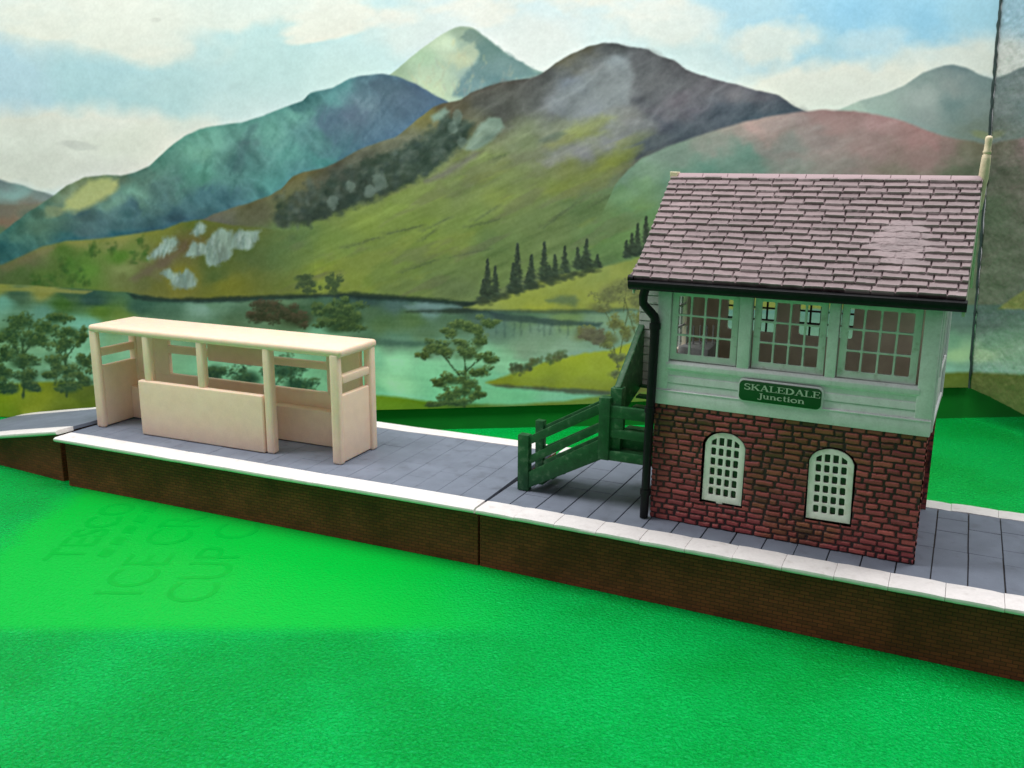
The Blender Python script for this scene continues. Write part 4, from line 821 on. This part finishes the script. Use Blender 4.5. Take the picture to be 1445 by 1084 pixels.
# barge boards, finial, stump of the other finial
M_barge = material('pale_barge', (.50, .56, .40), .55, .1, 3, dirt=(.3, .25, .1), dirt_amt=.4)
for x in (XR-.10, XL+.0):
    MB().prism([(E0+.05, E1-.30), (R0, R1-.34), (2*R0-E0-.05, E1-.30), (2*R0-E0-.05, E1-.62), (R0, R1-.70), (E0+.05, E1-.62)], 'x', x, x+.10, .015, 1).build('barge_board', M_barge, BX, 30)
fx, fy = 10.80, R0
fn = MB(); prof = [(12.55, .07), (12.62, .12), (12.95, .15), (13.5, .165), (13.7, .20), (14.35, .185), (14.52, .165), (14.56, .13), (14.60, .165), (14.66, .165), (14.70, .14), (14.95, .135), (15.10, .145), (15.17, .12), (15.20, .06)]
fn.tube([(fx-.10+(z-12.55)*.02, fy, z) for z, r in prof], [r*.86 for z, r in prof], 16); fn.build('finial', M_stone, BX, 60)
MB().box(XL-.02, XL+.28, R0-.24, R0+.24, R1-.26, R1+.10, .02, 1, jit=.02).build('finial_stump', M_stone, BX)
# gutter and downpipe
gt = MB(); gp = []
for k in range(9): a = math.radians(180+180*k/8); gp.append((E0-.10+.20*math.cos(a), E1-.20+.24*math.sin(a)))
gp += [(E0+.10, E1-.05), (E0-.30, E1-.10)]
gt.prism(gp, 'x', XL-.08, XR+.04, .015, 1)
gt.box(XL-.02, XR-.02, E0+.08, E0+.3, E1-.42, E1-.12, .02, 1)
gt.tube([(XL-.16, E0+.02, E1-.02), (XL+.06, E0+.02, E1-.02)], .14, 10)
gut = gt.build('gutter', M_black, BX, 40)
dp = MB(); pth = [(-.34, -.74, 9.55), (-.44, -.70, 9.2), (-.46, -.62, 8.9), (-.36, -.5, 8.72), (-.22, -.36, 8.52), (-.10, -.29, 8.36), (-.06, -.27, 8.15), (-.07, -.27, 7.0), (-.14, -.27, 3.6), (-.17, -.27, 1.4), (-.20, -.27, .05)]
dp.tube(pth, [.175, .175, .17, .17, .175, .18, .185, .185, .175, .17, .17], 14)
for z, x in ((8.1, -.06), (4.72, -.12), (1.25, -.17)): dp.tube([(x, -.27, z), (x, -.27, z-.22)], .225, 14)
dp.build('downpipe', M_black, BX, 40)
# porch over the side door
po = MB(); 
for k in range(12): po.prism([(3.3, 4.6+k*.37), (3.27, 4.62+k*.37), (3.3, 4.95+k*.37), (6.4, 4.95+k*.37), (6.4, 4.6+k*.37)], 'x', -1.98, -.02, .01, 1)
porch = po.build('porch', M_plank, BX, 30)
pr = MB(); pd = Vector((0, .857, .514)); pn = Vector((0, -.514, .857))
pr.prism([(2.25, 9.46), (6.6, 12.07), (6.6, 11.9), (2.25, 9.3)], 'x', -2.02, -.05, .01, 1)
prr = pr.build('porch_roof', M_tile, porch, 30)
at = prr.data.attributes.new('pigment', 'FLOAT_COLOR', 'POINT'); at.data.foreach_set('color', np.tile([.10, .07, .075, 1.0], len(prr.data.vertices)).astype(np.float32))
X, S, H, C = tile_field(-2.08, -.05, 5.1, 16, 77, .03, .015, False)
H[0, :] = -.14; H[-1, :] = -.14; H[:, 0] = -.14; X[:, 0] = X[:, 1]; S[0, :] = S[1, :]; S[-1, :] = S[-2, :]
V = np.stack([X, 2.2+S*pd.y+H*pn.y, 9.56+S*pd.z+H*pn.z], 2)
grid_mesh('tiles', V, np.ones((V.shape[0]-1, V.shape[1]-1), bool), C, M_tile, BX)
# ------------------------------------------------------------------ stairs
st = bpy.data.objects.new('staircase', None); COL.objects.link(st); st.parent = BX; st['label'] = 'dark green railed staircase climbing to the side door'
def slat(x0, t0, b0, x1, t1, b1, y0, y1, name='rail'):
    return MB().prism([(x0, b0), (x1, b1), (x1, t1), (x0, t0)], 'y', y0, y1, .035, 2).build(name, M_green, st, 40)
def bx(name, *a, bev=.035): return MB().box(*a, bev, 2, jit=.012).build(name, M_green, st, 40)
bx('newel_post', -6.30, -5.78, .26, .66, 0.02, 2.58); bx('newel_post', -2.52, -2.02, .24, .66, 2.02, 4.72)
slat(-5.85, 2.50, 2.10, -2.45, 4.46, 4.0, .34, .54); slat(-5.85, 1.60, 1.20, -2.45, 3.62, 3.22, .34, .54)
slat(-6.0, .78, .04, -2.3, 2.98, 2.05, .30, .58, 'stringer')
bx('newel_post', -6.42, -6.0, 2.25, 2.6, .03, 2.72); slat(-6.0, 2.5, 2.15, -2.0, 4.75, 4.4, 2.32, 2.5); slat(-6.0, 1.5, 1.2, -2.0, 3.75, 3.45, 2.32, 2.5)
slat(-6.1, .78, .04, -2.3, 2.98, 2.05, 2.28, 2.54, 'stringer')
for k in range(7): bx('tread', -5.75+k*.52, -5.2+k*.52, .55, 2.32, .33+k*.32, .43+k*.32, bev=.02)
bx('landing', -2.5, -.05, .5, 3.3, 2.28, 2.46, bev=.02)
bx('landing_fascia', -2.1, -.05, .28, .55, 2.04, 2.46); bx('landing_rail', -2.05, -.05, .32, .56, 3.02, 3.42); bx('landing_rail', -2.05, -.05, .30, .56, 3.88, 4.38)
bx('landing_rail', -2.05, -1.45, .31, .55, 3.4, 3.9)
bx('landing_kick', -2.05, -.05, .75, .95, 2.5, 2.95)
bx('newel_post', -2.12, -1.62, .5, .95, 2.4, 5.12)
MB().prism([(.55, 3.75), (3.45, 4.7), (3.45, 7.52), (.6, 5.14)], 'x', -2.02, -1.72, .05, 2).build('balustrade', M_green, st, 40)
MB().prism([(.9, 2.5), (3.3, 4.5), (3.3, 5.0), (.9, 3.1)], 'x', -.45, -.25, .03, 2).build('stringer', M_green, st, 40)
for k in range(6): bx('tread', -1.75, -.3, .95+k*.4, 1.45+k*.4, 2.75+k*.38, 2.85+k*.38, bev=.02)
# ------------------------------------------------------------------ printed backdrop
PRINT = np.array(PRINT_MAP)          # registration of the print on the hung sheet
NB = 2600
ss = np.linspace(-46, 62, NB); angs = np.radians(31.8-15*(1-smooth01(-20, -8, ss)))
i0 = int(np.searchsorted(ss, 0)); px = np.concatenate([[0], np.cumsum(np.cos(angs[:-1])*np.diff(ss))]); py = np.concatenate([[0], np.cumsum(np.sin(angs[:-1])*np.diff(ss))])
px = px-px[i0]-7.43; py = py-py[i0]+20.6
def hang(s, off=0.0):
    a = np.interp(s, ss, angs); return np.interp(s, ss, px)-np.sin(a)*off, np.interp(s, ss, py)+np.cos(a)*off
def sheet_bottom(s): return np.interp(s, [-46, -15, -10.5, -6.4, 4.3, 29.25, 30.6], [.05, .05, 1.47, 1.484, 1.604, 2.26, 2.24])
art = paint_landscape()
def print_at(P, mirror=False):
    q = P.reshape(-1, 3) @ PRINT[:, :3].T+PRINT[:, 3]; u = q[:, 0]/q[:, 2]; v = q[:, 1]/q[:, 2]
    if mirror: u = 2*(1410-.0823*v)-u
    u = np.clip(u-AX0, 0, AW-1.01); v = np.clip(v-AY0, 0, AH-1.01); i = v.astype(int); j = u.astype(int); fu = (u-j)[:, None]; fv = (v-i)[:, None]
    c = (art[i, j]*(1-fu)+art[i, j+1]*fu)*(1-fv)+(art[i+1, j]*(1-fu)+art[i+1, j+1]*fu)*fv
    return np.where(c <= .04045, c/12.92, ((c+.055)/1.055)**2.4).reshape(P.shape)
INK = np.array(INK_GAIN)
s_ = np.linspace(-42, 1, 760); s_ = np.concatenate([s_, np.linspace(1, 30.6, 541)[1:]]); t_ = np.linspace(0, 1, 520)
S_, T_ = np.meshgrid(s_, t_); zb = sheet_bottom(S_); Zs = zb+(33.5-zb)*T_
right = 30.6-.0435*(Zs-2.24); S2 = -42+(S_+42)*(right+42)/(30.6+42)
Xs, Ys = hang(S2, .03*np.sin(S_*.22)*smooth01(2, 14, Zs)+.006*np.sin(S_*1.7+Zs*.3))
V = np.stack([Xs, Ys, Zs], 2)
M_print = material('printed_paper', None, .62, attr='pigment', spec=.18)
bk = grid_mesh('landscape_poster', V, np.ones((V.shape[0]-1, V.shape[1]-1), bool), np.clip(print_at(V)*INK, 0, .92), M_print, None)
tag(bk, 'printed paper backdrop with painted mountains, lake and clouds behind the platforms', 'poster')
# second sheet, meeting the first at a shaded gap, angled towards the viewer and crinkled
fx0, fy0 = hang(np.array([30.62]), .06); ux, uy = math.cos(math.radians(-42)), math.sin(math.radians(-42))
a_s = np.linspace(0, 26, 420); A_, T_ = np.meshgrid(a_s, np.linspace(0, 1, 420))
zb = np.interp(A_, [0, 1.6, 3, 4.6, 7, 26], [2.2, 1.95, 1.65, 1.3, .7, .2])+.06*fbm2(A_*3, A_*0, 91)+.03*fbm2(A_*11, A_*0, 92); Zs = zb+(33.5-zb)*T_
rip = .10*fbm2(A_*2.2, Zs*2.2, 93, 4)+.03*fbm2(A_*9, Zs*9, 95, 2); base_s = -.0435*(Zs-2.24)
dxs, dys = math.cos(math.radians(31.8)), math.sin(math.radians(31.8))
V = np.stack([fx0[0]+base_s*dxs+.16+A_*ux-uy*rip, fy0[0]+base_s*dys+A_*uy+ux*rip+.05, Zs], 2)
pc = print_at(V, True); gpc = pc.mean(2, keepdims=True); mot = 1+.35*fbm2(A_*4, Zs*4, 97, 3)+.12*fbm2(A_*14, Zs*14, 99, 2)
pc = np.clip((gpc+(pc-gpc)*.8)*mot[..., None]*.74*INK, 0, .9)
M_print2 = material('crinkled_print', None, .38, attr='pigment', spec=.3, bump=.5, bscale=7)
bk2 = grid_mesh('landscape_poster', V, np.ones((V.shape[0]-1, V.shape[1]-1), bool), pc, M_print2, None)
tag(bk2, 'crinkled second backdrop sheet beyond the dark seam, turned towards the viewer', 'poster')
sm = MB(); pts = []
for k in range(90):
    z = 2.2+31*k/89; p = -.0435*(z-2.24); pts.append((fx0[0]+p*dxs+.05+random.uniform(-.03, .03), fy0[0]+p*dys-.02+random.uniform(-.02, .02), z))
sm.tube(pts, [random.uniform(.06, .13) for _ in pts], 7); sm.build('seam_shade', material('seam_shade_dark', (.03, .05, .05), .8, .3, 2), bk2, 60)  # dark ragged tube stands in for the shadow in the gap between the sheets
# upright green board behind the foot of the backdrop
vs = []; fs = []; sb = np.linspace(-44, 60, 90)
for off in (.28, .9):
    xx, yy = hang(sb, off)
    for z in (0.0, 4.0): vs += [(float(a), float(b), z) for a, b in zip(xx, yy)]
n = len(sb)
for i in range(n-1): fs += [(i, i+1, n+i+1, n+i), (2*n+i, 3*n+i, 3*n+i+1, 2*n+i+1), (n+i, n+i+1, 3*n+i+1, 3*n+i)]
fs += [(0, n, 3*n, 2*n), (n-1, 3*n-1, 4*n-1, 2*n-1)]
gb = MB(); gb.add(vs, fs); tag(gb.build('backing_board', M_board, None, 30), 'dark green upright board showing below the foot of the printed backdrop', 'board')
# ------------------------------------------------------------------ light
w = bpy.data.worlds.new('World'); scene.world = w; w.use_nodes = True
bg = w.node_tree.nodes['Background']; bg.inputs[0].default_value = (.93, .97, 1.0, 1); bg.inputs[1].default_value = WORLD
def area(name, loc, target, size, power, col=(1, 1, 1), sy=None, turn=0.0):
    l = bpy.data.lights.new(name, 'AREA'); l.shape = 'RECTANGLE'; l.size = size; l.size_y = sy or size; l.energy = power; l.color = col
    o = bpy.data.objects.new(name, l); COL.objects.link(o); o.location = loc
    o.rotation_euler = (Vector(target)-Vector(loc)).to_track_quat('-Z', 'Y').to_euler()
    z = (Vector(loc)-Vector(target)).normalized(); x = Vector((math.cos(turn), math.sin(turn), 0)); x = (x-z*x.dot(z)).normalized(); y = z.cross(x)
    o.rotation_euler = Matrix((x, y, z)).transposed().to_euler(); return o
for a in LAMPS: area(*a)
# ------------------------------------------------------------------ camera
cam = bpy.data.cameras.new('camera'); co = bpy.data.objects.new('camera', cam); COL.objects.link(co)
r_, u_, f_ = (Vector(v) for v in CAM_AXES)
co.matrix_world = Matrix(((r_.x, u_.x, -f_.x, 17.36607), (r_.y, u_.y, -f_.y, -32.31005), (r_.z, u_.z, -f_.z, 16.76108), (0, 0, 0, 1)))
cam.sensor_width = 36; cam.lens = 32.566; cam.clip_start = .5; cam.clip_end = 1000
cam.dof.use_dof = True; cam.dof.focus_distance = 33.5; cam.dof.aperture_fstop = .55
scene.camera = co
vs_ = scene.view_settings; vs_.view_transform = 'Standard'; vs_.look = 'None'; vs_.exposure = EXPO; vs_.gamma = 1; vs_.use_curve_mapping = False
scene.cycles.max_bounces = 8; scene.cycles.diffuse_bounces = 5; scene.cycles.use_denoising = True
